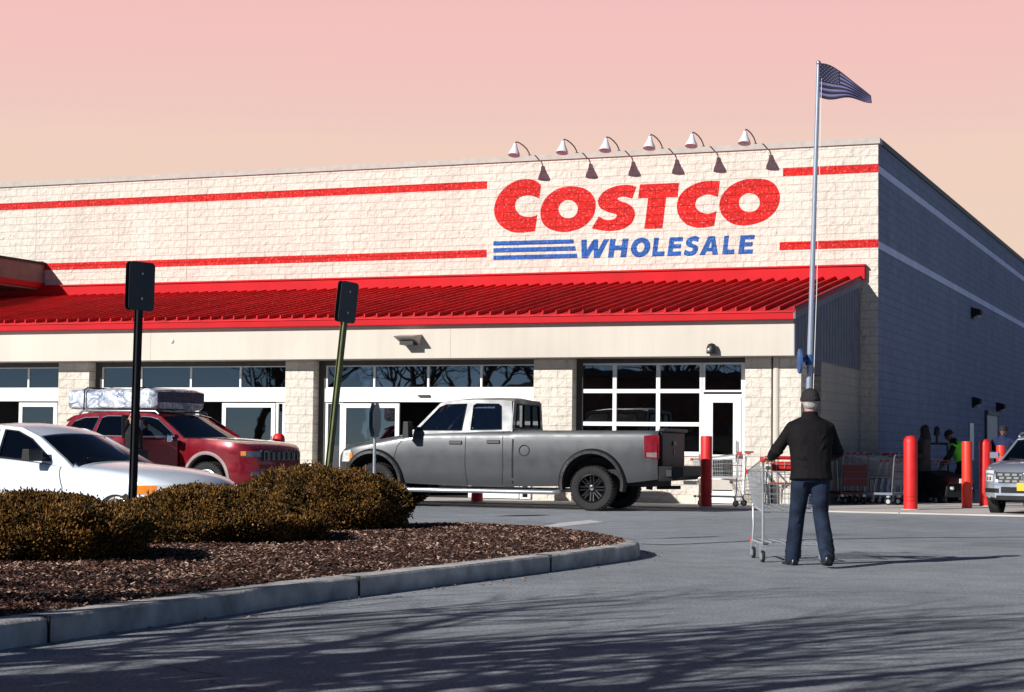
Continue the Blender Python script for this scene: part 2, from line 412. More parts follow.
# --- projecting entrance front (vestibule) with a standing-seam red canopy roof
V = -6.7
XE = -.41
def roofz(y): return 3.97 + (y - (V - .18)) / (6.6 + .18) * (5.20 - 3.97)
mb = MB()
y0, y1 = V - .18, -.06
mb.add([(-34, y0, roofz(y0)), (XE + .06, y0, roofz(y0)), (XE + .06, y1, roofz(y1)), (-34, y1, roofz(y1)),
        (-34, y0, roofz(y0) - .04), (XE + .06, y0, roofz(y0) - .04), (XE + .06, y1, roofz(y1) - .04), (-34, y1, roofz(y1) - .04)],
       [(0, 1, 2, 3), (7, 6, 5, 4), (0, 4, 5, 1), (1, 5, 6, 2), (2, 6, 7, 3), (3, 7, 4, 0)])
x = XE + .02
while x > -34:
    w, h = .015, .082
    mb.add([(x - w, y0 - .01, roofz(y0)), (x + w, y0 - .01, roofz(y0)), (x + w, y1, roofz(y1)), (x - w, y1, roofz(y1)),
            (x - w, y0 - .01, roofz(y0) + h), (x + w, y0 - .01, roofz(y0) + h), (x + w, y1, roofz(y1) + h), (x - w, y1, roofz(y1) + h)],
           [(4, 5, 6, 7), (0, 1, 5, 4), (1, 2, 6, 5), (3, 0, 4, 7)])
    x -= .30
mb.build('canopy_roof', M['red_metal'], store)
mb = MB(); mb.span(-34, XE + .12, -.16, .0, 5.19, 5.50); mb.span(-34, XE + .14, -.2, 0, 5.50, 5.54); mb.build('roof_flashing', M['red_trim'], store)
mb = MB(); mb.span(-34, XE + .02, V - .16, V + .02, 3.79, 3.955); mb.build('fascia_trim', M['red_trim'], store, bevel=.01)
mb = MB(); mb.span(-34, XE - .02, V, V + .12, 3.07, 3.79); mb.build('fascia', M['fascia'], store)
for xx in (-8.0, -15.6):
    mb = MB(); mb.span(xx - .008, xx + .008, V - .003, V + .01, 3.075, 3.785); mb.build('fascia_joint', M['soffit'], store)
mb = MB()   # vertical grey siding that closes the canopy end
ea = [(V + .0, 3.06), (V + .0, 3.94), (-.07, 5.17), (-.07, 3.06)]
mb.plate(ea, [], lambda a, b, d: (XE - .018 + d, a, b), .018)
yy = V + .25
while yy < -.2:
    mb.add([(XE + .001, yy, 3.065), (XE + .02, yy + .02, 3.065), (XE + .001, yy + .04, 3.065), (XE + .001, yy, roofz(yy) - .07), (XE + .02, yy + .02, roofz(yy) - .07), (XE + .001, yy + .04, roofz(yy) - .07)], [(0, 1, 4, 3), (1, 2, 5, 4)])
    yy += .3
mb.build('end_panel', M['siding'], store)
mb = MB(); mb.add([(XE + .005, V - .17, 3.80), (XE + .05, V - .17, 3.80), (XE + .05, -.07, 5.03), (XE + .005, -.07, 5.03), (XE + .005, V - .17, 4.0), (XE + .05, V - .17, 4.0), (XE + .05, -.07, 5.235), (XE + .005, -.07, 5.235)], [(0, 1, 5, 4), (1, 2, 6, 5), (4, 5, 6, 7), (3, 0, 4, 7)])
mb.build('gable_trim', M['siding'], store)
mb = MB(); mb.span(-34, XE - .03, V + .12, -.02, 3.07, 3.13); mb.build('soffit', M['soffit'], store)

SY = -5.95      # glazing line
CY0, CY1 = -6.24, -5.74
pc = lambda p: fw(p, 400, CY0)[0]
COLS = [(pc(58), pc(88.5)), (pc(285), pc(313)), (pc(533.5), pc(572)), (pc(745), pc(771)), (pc(779.5), pc(801))]
for x0, x1 in COLS:
    mb = MB(); mb.span(x0, x1, CY0, CY1, .02, 3.068); mb.build('pillar', M['cream'], store)
mb = MB(); xd = pc(776); mb.tube([(xd, CY0 + .04, .08), (xd, CY0 + .04, 3.06)], .075, 12); mb.build('downspout', M['fascia'], store, smooth=60)
mb = MB(); mb.span(COLS[3][1] + .002, COLS[4][0] - .002, CY0 + .2, CY1, .02, 3.06); mb.build('pillar_recess', M['dark_frame'], store)
# end wall of the vestibule, set back under the siding, with an open side entrance
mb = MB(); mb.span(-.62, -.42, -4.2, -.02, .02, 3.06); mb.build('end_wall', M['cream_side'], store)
mb = MB(); mb.span(-.62, -.42, CY1, -4.2, 2.75, 3.06); mb.build('end_wall', M['dark_frame'], store)
# inside of the vestibule: added partition, unlit gloom put into the near-black colour
mb = MB(); mb.span(-34, -.64, -3.6, -3.4, .02, 3.06); mb.build('dark_partition', M['interior'], store)
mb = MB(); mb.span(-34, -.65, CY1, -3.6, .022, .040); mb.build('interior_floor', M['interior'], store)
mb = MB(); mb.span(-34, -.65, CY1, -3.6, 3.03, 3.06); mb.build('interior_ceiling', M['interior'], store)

def frame_grid(name, xs, zs, y=SY, w=.055, d=.07, skip=(), m='white_frame'):
    """one glazed frame; each pane is a sub-part"""
    mb = MB()
    for i, x in enumerate(xs): mb.span(x - w / 2, x + w / 2, y, y + d, zs[0], zs[-1])
    for z in zs:
        for i in range(len(xs) - 1): mb.span(xs[i] + w / 2, xs[i + 1] - w / 2, y + .004, y + d - .004, max(zs[0], z - w / 2), min(zs[-1], z + w / 2))
    f = mb.build(name, M[m], store)
    for i in range(len(xs) - 1):
        for j in range(len(zs) - 1):
            if (i, j) in skip: continue
            p = MB(); p.span(xs[i] + w / 2 - .004, xs[i + 1] - w / 2 + .004, y + .03, y + .036, zs[j] + w / 2 - .004, zs[j + 1] - w / 2 + .004)
            p.build('pane', M['pane'], f)
    return f
def door_leaf(x0, x1, z1=2.10, stile=.10, bottom=.22, y=SY - .03, mid=None):
    mb = MB(); z0 = .045
    mb.span(x0, x0 + stile, y, y + .05, z0, z1); mb.span(x1 - stile, x1, y, y + .05, z0, z1)
    mb.span(x0 + stile, x1 - stile, y + .003, y + .047, z1 - .10, z1); mb.span(x0 + stile, x1 - stile, y + .003, y + .047, z0, z0 + bottom)
    if mid: mb.span(x0 + stile, x1 - stile, y + .003, y + .047, mid - .05, mid + .05)
    d = mb.build('door', M['white_frame'], store)
    p = MB(); p.span(x0 + stile - .004, x1 - stile + .004, y + .022, y + .028, z0 + bottom - .004, z1 - .096); p.build('pane', M['pane'], d)
    h = MB(); h.tube([(x1 - stile / 2, y - .05, .9), (x1 - stile / 2, y - .05, 1.35)], .015, 6); h.build('handle', M['galv'], d)
    return d
def px(p, yv=SY): return fw(p, 395, yv)[0]
def bay(x0, x1, mull):
    # dark strips put in for the shaded pillar return, lintel in the same dark
    mb = MB(); mb.span(x0 + .002, x0 + .16, SY - .02, CY1 - .01, .02, 3.066); mb.span(x0 + .16, x1 - .002, SY - .018, CY1 - .01, 2.96, 3.066)
    mb.build('jamb_shade', M['dark_frame'], store)
    frame_grid('window', [x0 + .19] + mull + [x1 - .03], [2.44, 2.955], w=.045)
    mb = MB(); mb.span(x0 + .17, x1 - .004, SY - .05, SY + .12, 2.13, 2.435); mb.build('header_panel', M['white_frame'], store, bevel=.008)
bay(COLS[0][1], COLS[1][0], [px(141), px(190.5), px(240)])
bay(COLS[1][1], COLS[2][0], [px(374), px(428), px(481)])
bay(-25.0, COLS[0][0], [px(-60), px(-15), px(28)])
for a, b in ((px(223), px(276)), (px(150), px(200)), (px(343), px(400)), (px(470), px(520)), (px(20), px(58))):
    door_leaf(a, b)
for a, b in ((px(277.5), px(284)), (px(327), px(341.5)), (px(522), px(530))):
    frame_grid('sidelight', [a, b], [.04, 2.12], w=.06)
# sliding-door sensor on the header
mb = MB(); mb.span(px(420), px(431), SY - .11, SY - .051, 2.25, 2.29); mb.build('door_sensor', M['black'], store)
# right bay: gridded window over a low block wall, and a white door
X4 = [px(572) + .13, px(614.5), px(658), px(701.5)]
mb = MB(); XC, XD = COLS[2][1] + .002, COLS[3][0] - .002; mb.span(XC, XC + .14, SY - .02, CY1 - .01, .02, 3.066); mb.span(XC + .14, XD, SY - .018, CY1 - .01, 2.98, 3.066); mb.build('jamb_shade', M['dark_frame'], store)
z391, z424 = fw(650, 391, SY)[1], fw(650, 424, SY)[1]
frame_grid('window', X4, [1.06, z424, z391, 2.97], w=.085)
mb = MB(); mb.span(XC + .14, px(701.5), CY0 + .12, CY1 - .02, .02, 1.01); mb.build('low_wall', M['cream'], store)
mb = MB(); mb.span(XC + .14, px(701.5), CY0 + .09, SY, 1.01, 1.055); mb.build('window_sill', M['white_frame'], store)
frame_grid('window', [px(703), px(743)], [z391 - .02, 2.97], w=.08)
mb = MB(); mb.span(px(700.5), px(704.8), SY - .01, SY + .08, .02, z391 - .07); mb.span(px(742), XD, SY - .01, SY + .08, .02, 2.97); mb.span(px(704.8), px(742), SY - .006, SY + .076, 2.24, z391 - .065); mb.build('door_frame', M['white_frame'], store)
door_leaf(px(705.3), px(741.5), 2.235, .17, .25, mid=1.0)
mb = MB(); mb.span(px(706), px(741), SY - .032, SY - .028, .32, .60); mb.build('kick_plate', M['soffit'], store)

# --- raised entrance portico at the far left: brown parapet end with a red band, open soffit
XP = -23.5
mb = MB(); mb.span(-30.5, XP, -6.4, -.01, 5.62, 6.14); mb.build('portico_parapet', M['dark_shade'], store)
mb = MB(); mb.span(-30.55, XP + .05, -6.45, -.02, 6.14, 6.20); mb.build('parapet_cap', M['matte_black'], store)
mb = MB(); mb.span(-30.52, XP + .02, -6.42, -.015, 5.46, 5.62); mb.build('portico_trim', M['red_trim'], store)
mb = MB(); mb.span(-30.4, XP - .08, -6.3, -.02, 5.42, 5.46); mb.build('soffit', M['soffit'], store)

# --- gooseneck sign lamps along the parapet
M['lamp_white'] = mat('lamp_enamel_white', (.75, .77, .80), .35, var=.05)
M['lamp_arm'] = mat('lamp_arm_grey', (.10, .10, .12), .5)
lamp0 = None
names = ['left end of the row', 'second from the left end of the row', 'third from the left end of the row', 'third from the right end of the row', 'second from the right end of the row', 'right end of the row']
for i, (ax, ay) in enumerate(((515, 142), (563, 141), (606, 137), (650, 137), (692, 133), (745, 131))):
    lx, lz = fw(ax, ay, -.86)
    p = loc(lx, 0, 8.12)
    lab = 'white cone gooseneck sign lamp on the parapet, ' + names[i]
    if lamp0 is None:
        t = thing('sign_lamp', lab, 'lamp', p, -TH, 'gooseneck lamps over the big sign'); lamp0 = t
        a = MB(); a.tube([(0, .16, .41), (0, .12, .50), (0, -.04, .58), (0, -.30, .635), (0, -.58, .66), (0, -.78, .65), (0, -.86, .56)], .016, 8)
        a.lathe([(.06, .414), (.06, .44), (.03, .47)], (0, .16, 0), 'Z', 10)
        a.build('arm', M['lamp_arm'], t, smooth=50)
        s = MB(); s.M = Matrix.Translation((0, -.86, .52)) @ Matrix.Rotation(radians(-14), 4, 'X') @ Matrix.Scale(.88, 4)
        s.lathe([(.02, .09), (.05, .08), (.065, 0), (.10, -.09), (.155, -.20), (.175, -.27), (.165, -.27), (.14, -.20), (.09, -.09), (.02, -.03)], n=20)
        s.build('lamp_shade', M['lamp_white'], t, smooth=50)
    else:
        dup(lamp0, p, -TH, lab)

# --- lights fixed to the fascia
lx, lz = fw(412, 340, V)
t = thing('flood_light', 'grey wedge shaped flood light on the cream fascia over the middle doors', 'light', loc(lx, V, lz), -TH)
mb = MB(); mb.add([(-.24, -.46, .06), (.24, -.46, .06), (.24, 0, .12), (-.24, 0, .12), (-.22, -.42, .03), (.22, -.42, .03), (.22, 0, -.10), (-.22, 0, -.10)], [(0, 1, 2, 3), (4, 7, 6, 5), (0, 4, 5, 1), (1, 5, 6, 2), (2, 6, 7, 3), (3, 7, 4, 0)])
mb.build('housing', M['soffit'], t); mb = MB(); mb.span(-.16, .16, -.3, -.05, -.12, -.03); mb.build('lens', M['black'], t)
lx, lz = fw(713, 349, V)
t = thing('door_light', 'small black domed light on the fascia above the white door', 'light', loc(lx, V, lz - .1), -TH)
mb = MB(); mb.lathe([(.10, 0), (.11, .02), (.105, .12), (.075, .19), (.01, .215)], (0, -.10, 0), n=16); mb.build('hood', M['black'], t, smooth=50)
mb = MB(); mb.ell((-.03, -.19, .07), (.045, .03, .05), 10, 6); mb.build('lens', M['galv'], t, smooth=60)
lx, lz = fw(172, 341, V)
t = thing('fascia_sensor', 'small round white sensor on the plain fascia at left', 'sensor', loc(lx, V, lz), -TH)
mb = MB(); mb.lathe([(.055, 0), (.055, -.02), (.03, -.045), (.005, -.05)], (0, 0, 0), 'Y', 14); mb.build('cover', M['white_frame'], t, smooth=40)

# --- fittings on the shaded side wall
for i, (ax, ay, s_, lab) in enumerate(((973, 403, 1.0, 'black wall lamp high on the shaded side wall, nearer of two'), (997, 408, 1.1, 'black wall lamp on the shaded side wall, farther one above the grey door'), (972, 314, 1.15, 'black bracket camera lamp just under the lower blue stripe'))):
    v_, z_ = sw(ax, ay)
    t = thing('wall_lamp', lab, 'lamp', loc(0, v_, z_), -TH, 'lamps on the side wall')
    mb = MB(); mb.add([(0, -.22 * s_, -.16), (.26 * s_, -.22 * s_, .02), (.26 * s_, .22 * s_, .02), (0, .22 * s_, -.16), (0, -.22 * s_, .2), (.26 * s_, -.22 * s_, .12), (.26 * s_, .22 * s_, .12), (0, .22 * s_, .2)], [(0, 1, 2, 3), (7, 6, 5, 4), (0, 4, 5, 1), (1, 5, 6, 2), (2, 6, 7, 3), (3, 7, 4, 0)])
    mb.build('housing', M['matte_black'], t, bevel=.02)
    mb = MB(); mb.span(.02, .2 * s_, -.15, .15, -.13, -.05); mb.build('lens', M['soffit'], t)
v0, _ = sw(985, 440); v1, _ = sw(996, 440)
t = thing('side_door', 'pale grey steel door with dark head set in the shaded side wall', 'door', loc(0, (v0 + v1) / 2, .022), -TH)
mb = MB(); w_ = (v1 - v0) / 2
mb.span(.004, .06, -w_, w_, 0, 2.35); mb.build('door_panel', mat('grey_door_paint', (.34, .36, .42), .5), t)
mb = MB(); mb.span(.003, .12, -w_ - .12, w_ + .12, 2.352, 2.5); mb.span(.003, .08, -w_ - .12, -w_ - .002, 0, 2.35); mb.span(.003, .08, w_ + .002, w_ + .12, 0, 2.35); mb.build('door_frame', M['dark_frame'], t)
v0, _ = sw(969, 440); v1, _ = sw(973, 440)
t = thing('notice_sign', 'tall narrow white sign panel on the shaded side wall', 'sign', loc(0, (v0 + v1) / 2, .9), -TH)
mb = MB(); mb.span(.012, .03, -.42, .42, 0, 1.15); mb.build('sign_face', M['white_frame'], t)
mb = MB(); mb.span(.003, .012, -.47, .47, -.05, 1.2); mb.build('backing', M['dark_frame'], t)
# ------------------------------------------------------------------ ground, pavement, island
def asphalt():
    m = bpy.data.materials.new('asphalt'); m.use_nodes = True
    nt = m.node_tree; N, L = nt.nodes, nt.links
    b = N['Principled BSDF']; b.inputs['Roughness'].default_value = .82; b.inputs['Specular IOR Level'].default_value = .35
    tc = N.new('ShaderNodeTexCoord')
    def nz(sc, det, rgh=.6):
        n = N.new('ShaderNodeTexNoise'); n.inputs['Scale'].default_value = sc; n.inputs['Detail'].default_value = det; n.inputs['Roughness'].default_value = rgh
        L.new(tc.outputs['Object'], n.inputs['Vector']); return n
    fine, mid, wide = nz(38, 6, .8), nz(2.2, 6, .7), nz(.25, 4)
    r1 = N.new('ShaderNodeValToRGB'); e = r1.color_ramp.elements
    e[0].position = .36; e[0].color = (.14, .152, .17, 1); e[1].position = .64; e[1].color = (.46, .49, .52, 1)
    L.new(fine.outputs['Fac'], r1.inputs['Fac'])
    r2 = N.new('ShaderNodeMapRange'); r2.inputs['From Min'].default_value = .3; r2.inputs['From Max'].default_value = .7; r2.inputs['To Min'].default_value = .8; r2.inputs['To Max'].default_value = 1.2
    L.new(mid.outputs['Fac'], r2.inputs['Value'])
    r3 = N.new('ShaderNodeMapRange'); r3.inputs['From Min'].default_value = .35; r3.inputs['From Max'].default_value = .65; r3.inputs['To Min'].default_value = .86; r3.inputs['To Max'].default_value = 1.14
    L.new(wide.outputs['Fac'], r3.inputs['Value'])
    mu = N.new('ShaderNodeMath'); mu.operation = 'MULTIPLY'; L.new(r2.outputs[0], mu.inputs[0]); L.new(r3.outputs[0], mu.inputs[1])
    mc = N.new('ShaderNodeMix'); mc.data_type = 'RGBA'; mc.blend_type = 'MULTIPLY'; mc.inputs['Factor'].default_value = 1
    L.new(r1.outputs['Color'], mc.inputs[6]); L.new(mu.outputs[0], mc.inputs[7])
    # hairline cracks and oil spots
    wv = N.new('ShaderNodeMix'); wv.data_type = 'RGBA'; wv.blend_type = 'ADD'; wv.inputs['Factor'].default_value = .9
    nw = nz(.9, 4); L.new(tc.outputs['Object'], wv.inputs[6]); L.new(nw.outputs['Color'], wv.inputs[7])
    vc = N.new('ShaderNodeTexVoronoi'); vc.feature = 'DISTANCE_TO_EDGE'; vc.inputs['Scale'].default_value = .11; L.new(wv.outputs[2], vc.inputs['Vector'])
    cr = N.new('ShaderNodeMapRange'); cr.inputs['From Min'].default_value = .0012; cr.inputs['From Max'].default_value = .0040; cr.inputs['To Min'].default_value = .62; cr.inputs['To Max'].default_value = 1; L.new(vc.outputs['Distance'], cr.inputs['Value'])
    no = nz(.55, 5, .55); so_ = N.new('ShaderNodeMapRange'); so_.inputs['From Min'].default_value = .60; so_.inputs['From Max'].default_value = .70; so_.inputs['To Min'].default_value = 1; so_.inputs['To Max'].default_value = .62; L.new(no.outputs['Fac'], so_.inputs['Value'])
    m2 = N.new('ShaderNodeMath'); m2.operation = 'MULTIPLY'; L.new(cr.outputs[0], m2.inputs[0]); L.new(so_.outputs[0], m2.inputs[1])
    m3 = N.new('ShaderNodeMix'); m3.data_type = 'RGBA'; m3.blend_type = 'MULTIPLY'; m3.inputs['Factor'].default_value = 1
    L.new(mc.outputs[2], m3.inputs[6]); L.new(m2.outputs[0], m3.inputs[7]); L.new(m3.outputs[2], b.inputs['Base Color'])
    bp = N.new('ShaderNodeBump'); bp.inputs['Strength'].default_value = .8; bp.inputs['Distance'].default_value = .014
    L.new(fine.outputs['Fac'], bp.inputs['Height']); L.new(bp.outputs['Normal'], b.inputs['Normal'])
    return m
mb = MB(); S = 700
mb.add([(-S, -S, 0), (S, -S, 0), (S, S, 0), (-S, S, 0)], [(0, 1, 2, 3)])
setting(mb.build('ground', asphalt(), recalc=False))
M['concrete'] = mat('pavement_concrete', (.52, .49, .45), .85, var=.12, scale=1.2, bump=.25, bscale=50)
# pavement along the front: a low step with joints, running past the corner
mb = MB()
xs = [-34 + i * 3.0 for i in range(18)]
for a, b in zip(xs, xs[1:]): mb.span(a + .006, b - .006, -8.5, -.004, -.05, .025)
o = mb.build('pavement', M['concrete'], bevel=.008); o.location = B0; o.rotation_euler = (0, 0, -TH); setting(o)
# pavement continues beside the shaded wall
mb = MB()
for i in range(16): mb.span(.01, 17, .01 + i * 3, 2.99 + i * 3, -.05, .022)
o = mb.build('pavement', M['concrete'], bevel=.008); o.location = B0; o.rotation_euler = (0, 0, -TH); setting(o)
# painted line beyond the island and a thin dark line across the asphalt
M['road_paint'] = mat('worn_road_paint', (.62, .62, .60), .7, var=.25, scale=12)
mb = MB(); off = Vector((0, 0, .004))
mb.add([gnd(x_, y_) + off for x_, y_ in ((535, 528), (560, 527), (604, 522), (590, 520.2), (560, 523))], [(0, 1, 2, 3, 4)]); setting(mb.build('road_marking', M['road_paint'], recalc=False))
mb = MB(); P = [gnd(x_, y_) for x_, y_ in ((640, 544), (665, 545), (690, 544), (712, 543), (735, 542), (752, 541), (790, 540), (900, 538), (1040, 537))]
for i in range(len(P) - 1):
    q = Vector((0, .035, 0)); o_ = Vector((0, 0, .004)); mb.add([P[i] - q + o_, P[i + 1] - q * (.7 if i % 2 else 1) + o_, P[i + 1] + q + o_, P[i] + q + o_], [(0, 1, 2, 3)])
setting(mb.build('road_dark_line', M['matte_black'], recalc=False))

# --- planted island
near = [(-7.2, 1.0), (-5.4, 5.0), (-4.15, 7.8), (-2.86, 10.5), (-2.2, 12.1), (-1.54, 13.71), (-.80, 15.2), (-.08, 16.63), (.70, 18.25), (1.25, 19.45)]
far = [(1.47, 20.15), (1.46, 20.8), (1.25, 21.5), (.80, 22.2), (.1, 22.75), (-.8, 22.9), (-1.7, 22.3), (-2.6, 21.0), (-3.7, 19.0), (-5.2, 15.8), (-7.0, 11.5), (-9.0, 6.0), (-9.6, 2.5), (-8.6, .6)]
isl = [Vector((*p, 0)) for p in near + far]
def inset(poly, d):
    n = len(poly); out = []
    for i in range(n):
        a, b, c = poly[i - 1], poly[i], poly[(i + 1) % n]
        t1 = (b - a).normalized(); t2 = (c - b).normalized()
        n1 = Vector((-t1.y, t1.x, 0)); n2 = Vector((-t2.y, t2.x, 0))
        m_ = (n1 + n2); m_ = m_ / max(.4, m_.length_squared) * 2 / 2
        out.append(b + m_ * d * (2 / max(1.0, 1 + n1.dot(n2))) * .5 * (n1 + n2).length if False else b + (n1 + n2).normalized() * d)
    return out
dense = []
for i in range(len(isl)):
    a, b = isl[i], isl[(i + 1) % len(isl)]
    k = max(1, int((b - a).length / .35))
    for j in range(k): dense.append(a.lerp(b, j / k))
for _ in range(2):
    dense = [(dense[i - 1] + dense[i] * 2 + dense[(i + 1) % len(dense)]) / 4 for i in range(len(dense))]
def kerbmat():
    m = mat('kerb_concrete', (.50, .475, .45), .9, var=.38, scale=4, bump=.9, bscale=18)
    return m
mb = MB(); i1 = inset(dense, .025); i2 = inset(dense, .235); i3 = inset(dense, .25)
ju = lambda p, k: Vector((0, 0, noise.noise(p * 2.3) * k + noise.noise(p * 9) * k * .7))
rings = [[p.copy() for p in dense], [p + Vector((0, 0, .06)) for p in dense], [p.lerp(q, .25) + Vector((0, 0, .135)) for p, q in zip(dense, i1)], [p + Vector((0, 0, .152)) + ju(p, .006) for p in i1], [p + Vector((0, 0, .154)) + ju(p, .006) for p in i2], [p + Vector((0, 0, .02)) for p in i3]]
mb.loft(rings, True, False)
setting(mb.build('kerb', kerbmat(), smooth=40, recalc=True))
# expansion joints in the kerb
mb = MB()
for (jx, jy) in ((-2.68, 10.85), (-1.2, 14.4), (.33, 17.5)):
    k = min(range(len(dense)), key=lambda i: (dense[i] - Vector((jx, jy, 0))).length)
    p = dense[k]; t = (dense[(k + 1) % len(dense)] - dense[k - 1]).normalized(); n = Vector((-t.y, t.x, 0))
    Mx = Matrix((t, n, Vector((0, 0, 1)))).transposed()
    mb.box(p + n * .07 + Vector((0, 0, .078)), (.014, .16, .158), M=Mx)
setting(mb.build('kerb_joint', M['matte_black']))
# mulch mound
ctr = [(-8.2, 3), (-6.3, 8), (-4.6, 12.3), (-3.2, 15.8), (-1.7, 19.2), (-.4, 21.2)]
def edge_dist(x, y):
    p = Vector((x, y, 0)); best = 9
    for i in range(len(isl)):
        a, b = isl[i], isl[(i + 1) % len(isl)]
        ab = b - a; t = max(0, min(1, (p - a).dot(ab) / ab.length_squared))
        best = min(best, (p - a - ab * t).length)
    return best
def inside(x, y):
    c = False; n = len(isl)
    for i in range(n):
        a, b = isl[i], isl[i - 1]
        if (a.y > y) != (b.y > y) and x < (b.x - a.x) * (y - a.y) / (b.y - a.y) + a.x: c = not c
    return c
def mulch_z(x, y):
    d = edge_dist(x, y)
    return .135 + .17 * (1 - exp(-max(0, d - .15) / .75)) + .02 * noise.noise(Vector((x * 1.5, y * 1.5, 0))) * min(1, d * 2)
mb = MB(); vs = {}; st = .18
for i in range(-56, 12):
    for j in range(2, 132):
        x_, y_ = i * st, j * st
        if inside(x_, y_) and edge_dist(x_, y_) > .12:
            vs[(i, j)] = len(mb.v); mb.v.append(Vector((x_, y_, mulch_z(x_, y_))))
for (i, j) in list(vs):
    q = [(i, j), (i + 1, j), (i + 1, j + 1), (i, j + 1)]
    if all(k in vs for k in q): mb.f.append([vs[k] for k in q]); mb.m.append(0)
# skirt down to the kerb
ins = inset(dense, .225); ring0 = inset(dense, .5)
mb.loft([[p + Vector((0, 0, .138)) for p in ins], [Vector((p.x, p.y, mulch_z(p.x, p.y) + .004)) for p in ring0]], True, False)
M['soil'] = mat('mulch_soil', (.055, .030, .024), .95, var=.4, scale=30, bump=.8, bscale=60)
setting(mb.build('mulch_bed', M['soil'], smooth=180, recalc=True))
M['chips'] = leafmat('bark_chips', [(.016, .008, .006), (.05, .022, .016), (.11, .050, .036), (.20, .10, .075), (.60, .42, .32)], .9)
mb = MB(); cnt = 0
rnd = random.Random(11)
while cnt < 52000:
    # denser where the camera is near
    y_ = 9.0 + 14.0 * rnd.random() ** 1.5; x_ = rnd.uniform(-6.5, 1.5)
    if not inside(x_, y_) or edge_dist(x_, y_) < .2: continue
    if x_ / y_ < -.34: continue
    z_ = mulch_z(x_, y_) + .006
    a = rnd.uniform(0, 2 * pi); l = rnd.uniform(.008, .026); w = rnd.uniform(.004, .010); t = rnd.uniform(-.5, .5); r_ = rnd.uniform(-.6, .6)
    Mx = Matrix.Translation((x_, y_, z_ + abs(sin(t)) * l)) @ Matrix.Rotation(a, 4, 'Z') @ Matrix.Rotation(t, 4, 'Y') @ Matrix.Rotation(r_, 4, 'X')
    h = w * .5
    mb.add([Mx @ Vector(p) for p in ((-l, -w, 0), (l, -w * .6, 0), (l * .9, w, 0), (-l * .8, w * .8, 0), (0, 0, h))], [(0, 1, 4), (1, 2, 4), (2, 3, 4), (3, 0, 4)])
    cnt += 1
setting(mb.build('mulch_chips', M['chips'], recalc=False), 'stuff')

# leaf and bark litter in the gutter below the kerb
mb = MB()
for k in range(420):
    i = rnd.randrange(len(dense)); p = dense[i]; t_ = (dense[(i + 1) % len(dense)] - dense[i - 1]).normalized(); n_ = Vector((t_.y, -t_.x, 0))
    if p.x / max(p.y, .1) < -.36: continue
    c = p + n_ * (.02 + abs(rnd.gauss(0, .16))) + t_ * rnd.uniform(-.2, .2); l = rnd.uniform(.008, .028); w = rnd.uniform(.004, .012)
    Mx = Matrix.Translation((c.x, c.y, .008)) @ Matrix.Rotation(rnd.uniform(0, 6.3), 4, 'Z') @ Matrix.Rotation(rnd.uniform(-.3, .3), 4, 'Y')
    mb.add([Mx @ Vector(q) for q in ((-l, -w, 0), (l, -w * .5, 0), (l * .8, w, 0), (-l * .8, w * .8, 0), (0, 0, w * .6))], [(0, 1, 4), (1, 2, 4), (2, 3, 4), (3, 0, 4)])
setting(mb.build('gutter_litter', M['chips'], recalc=False), 'stuff')

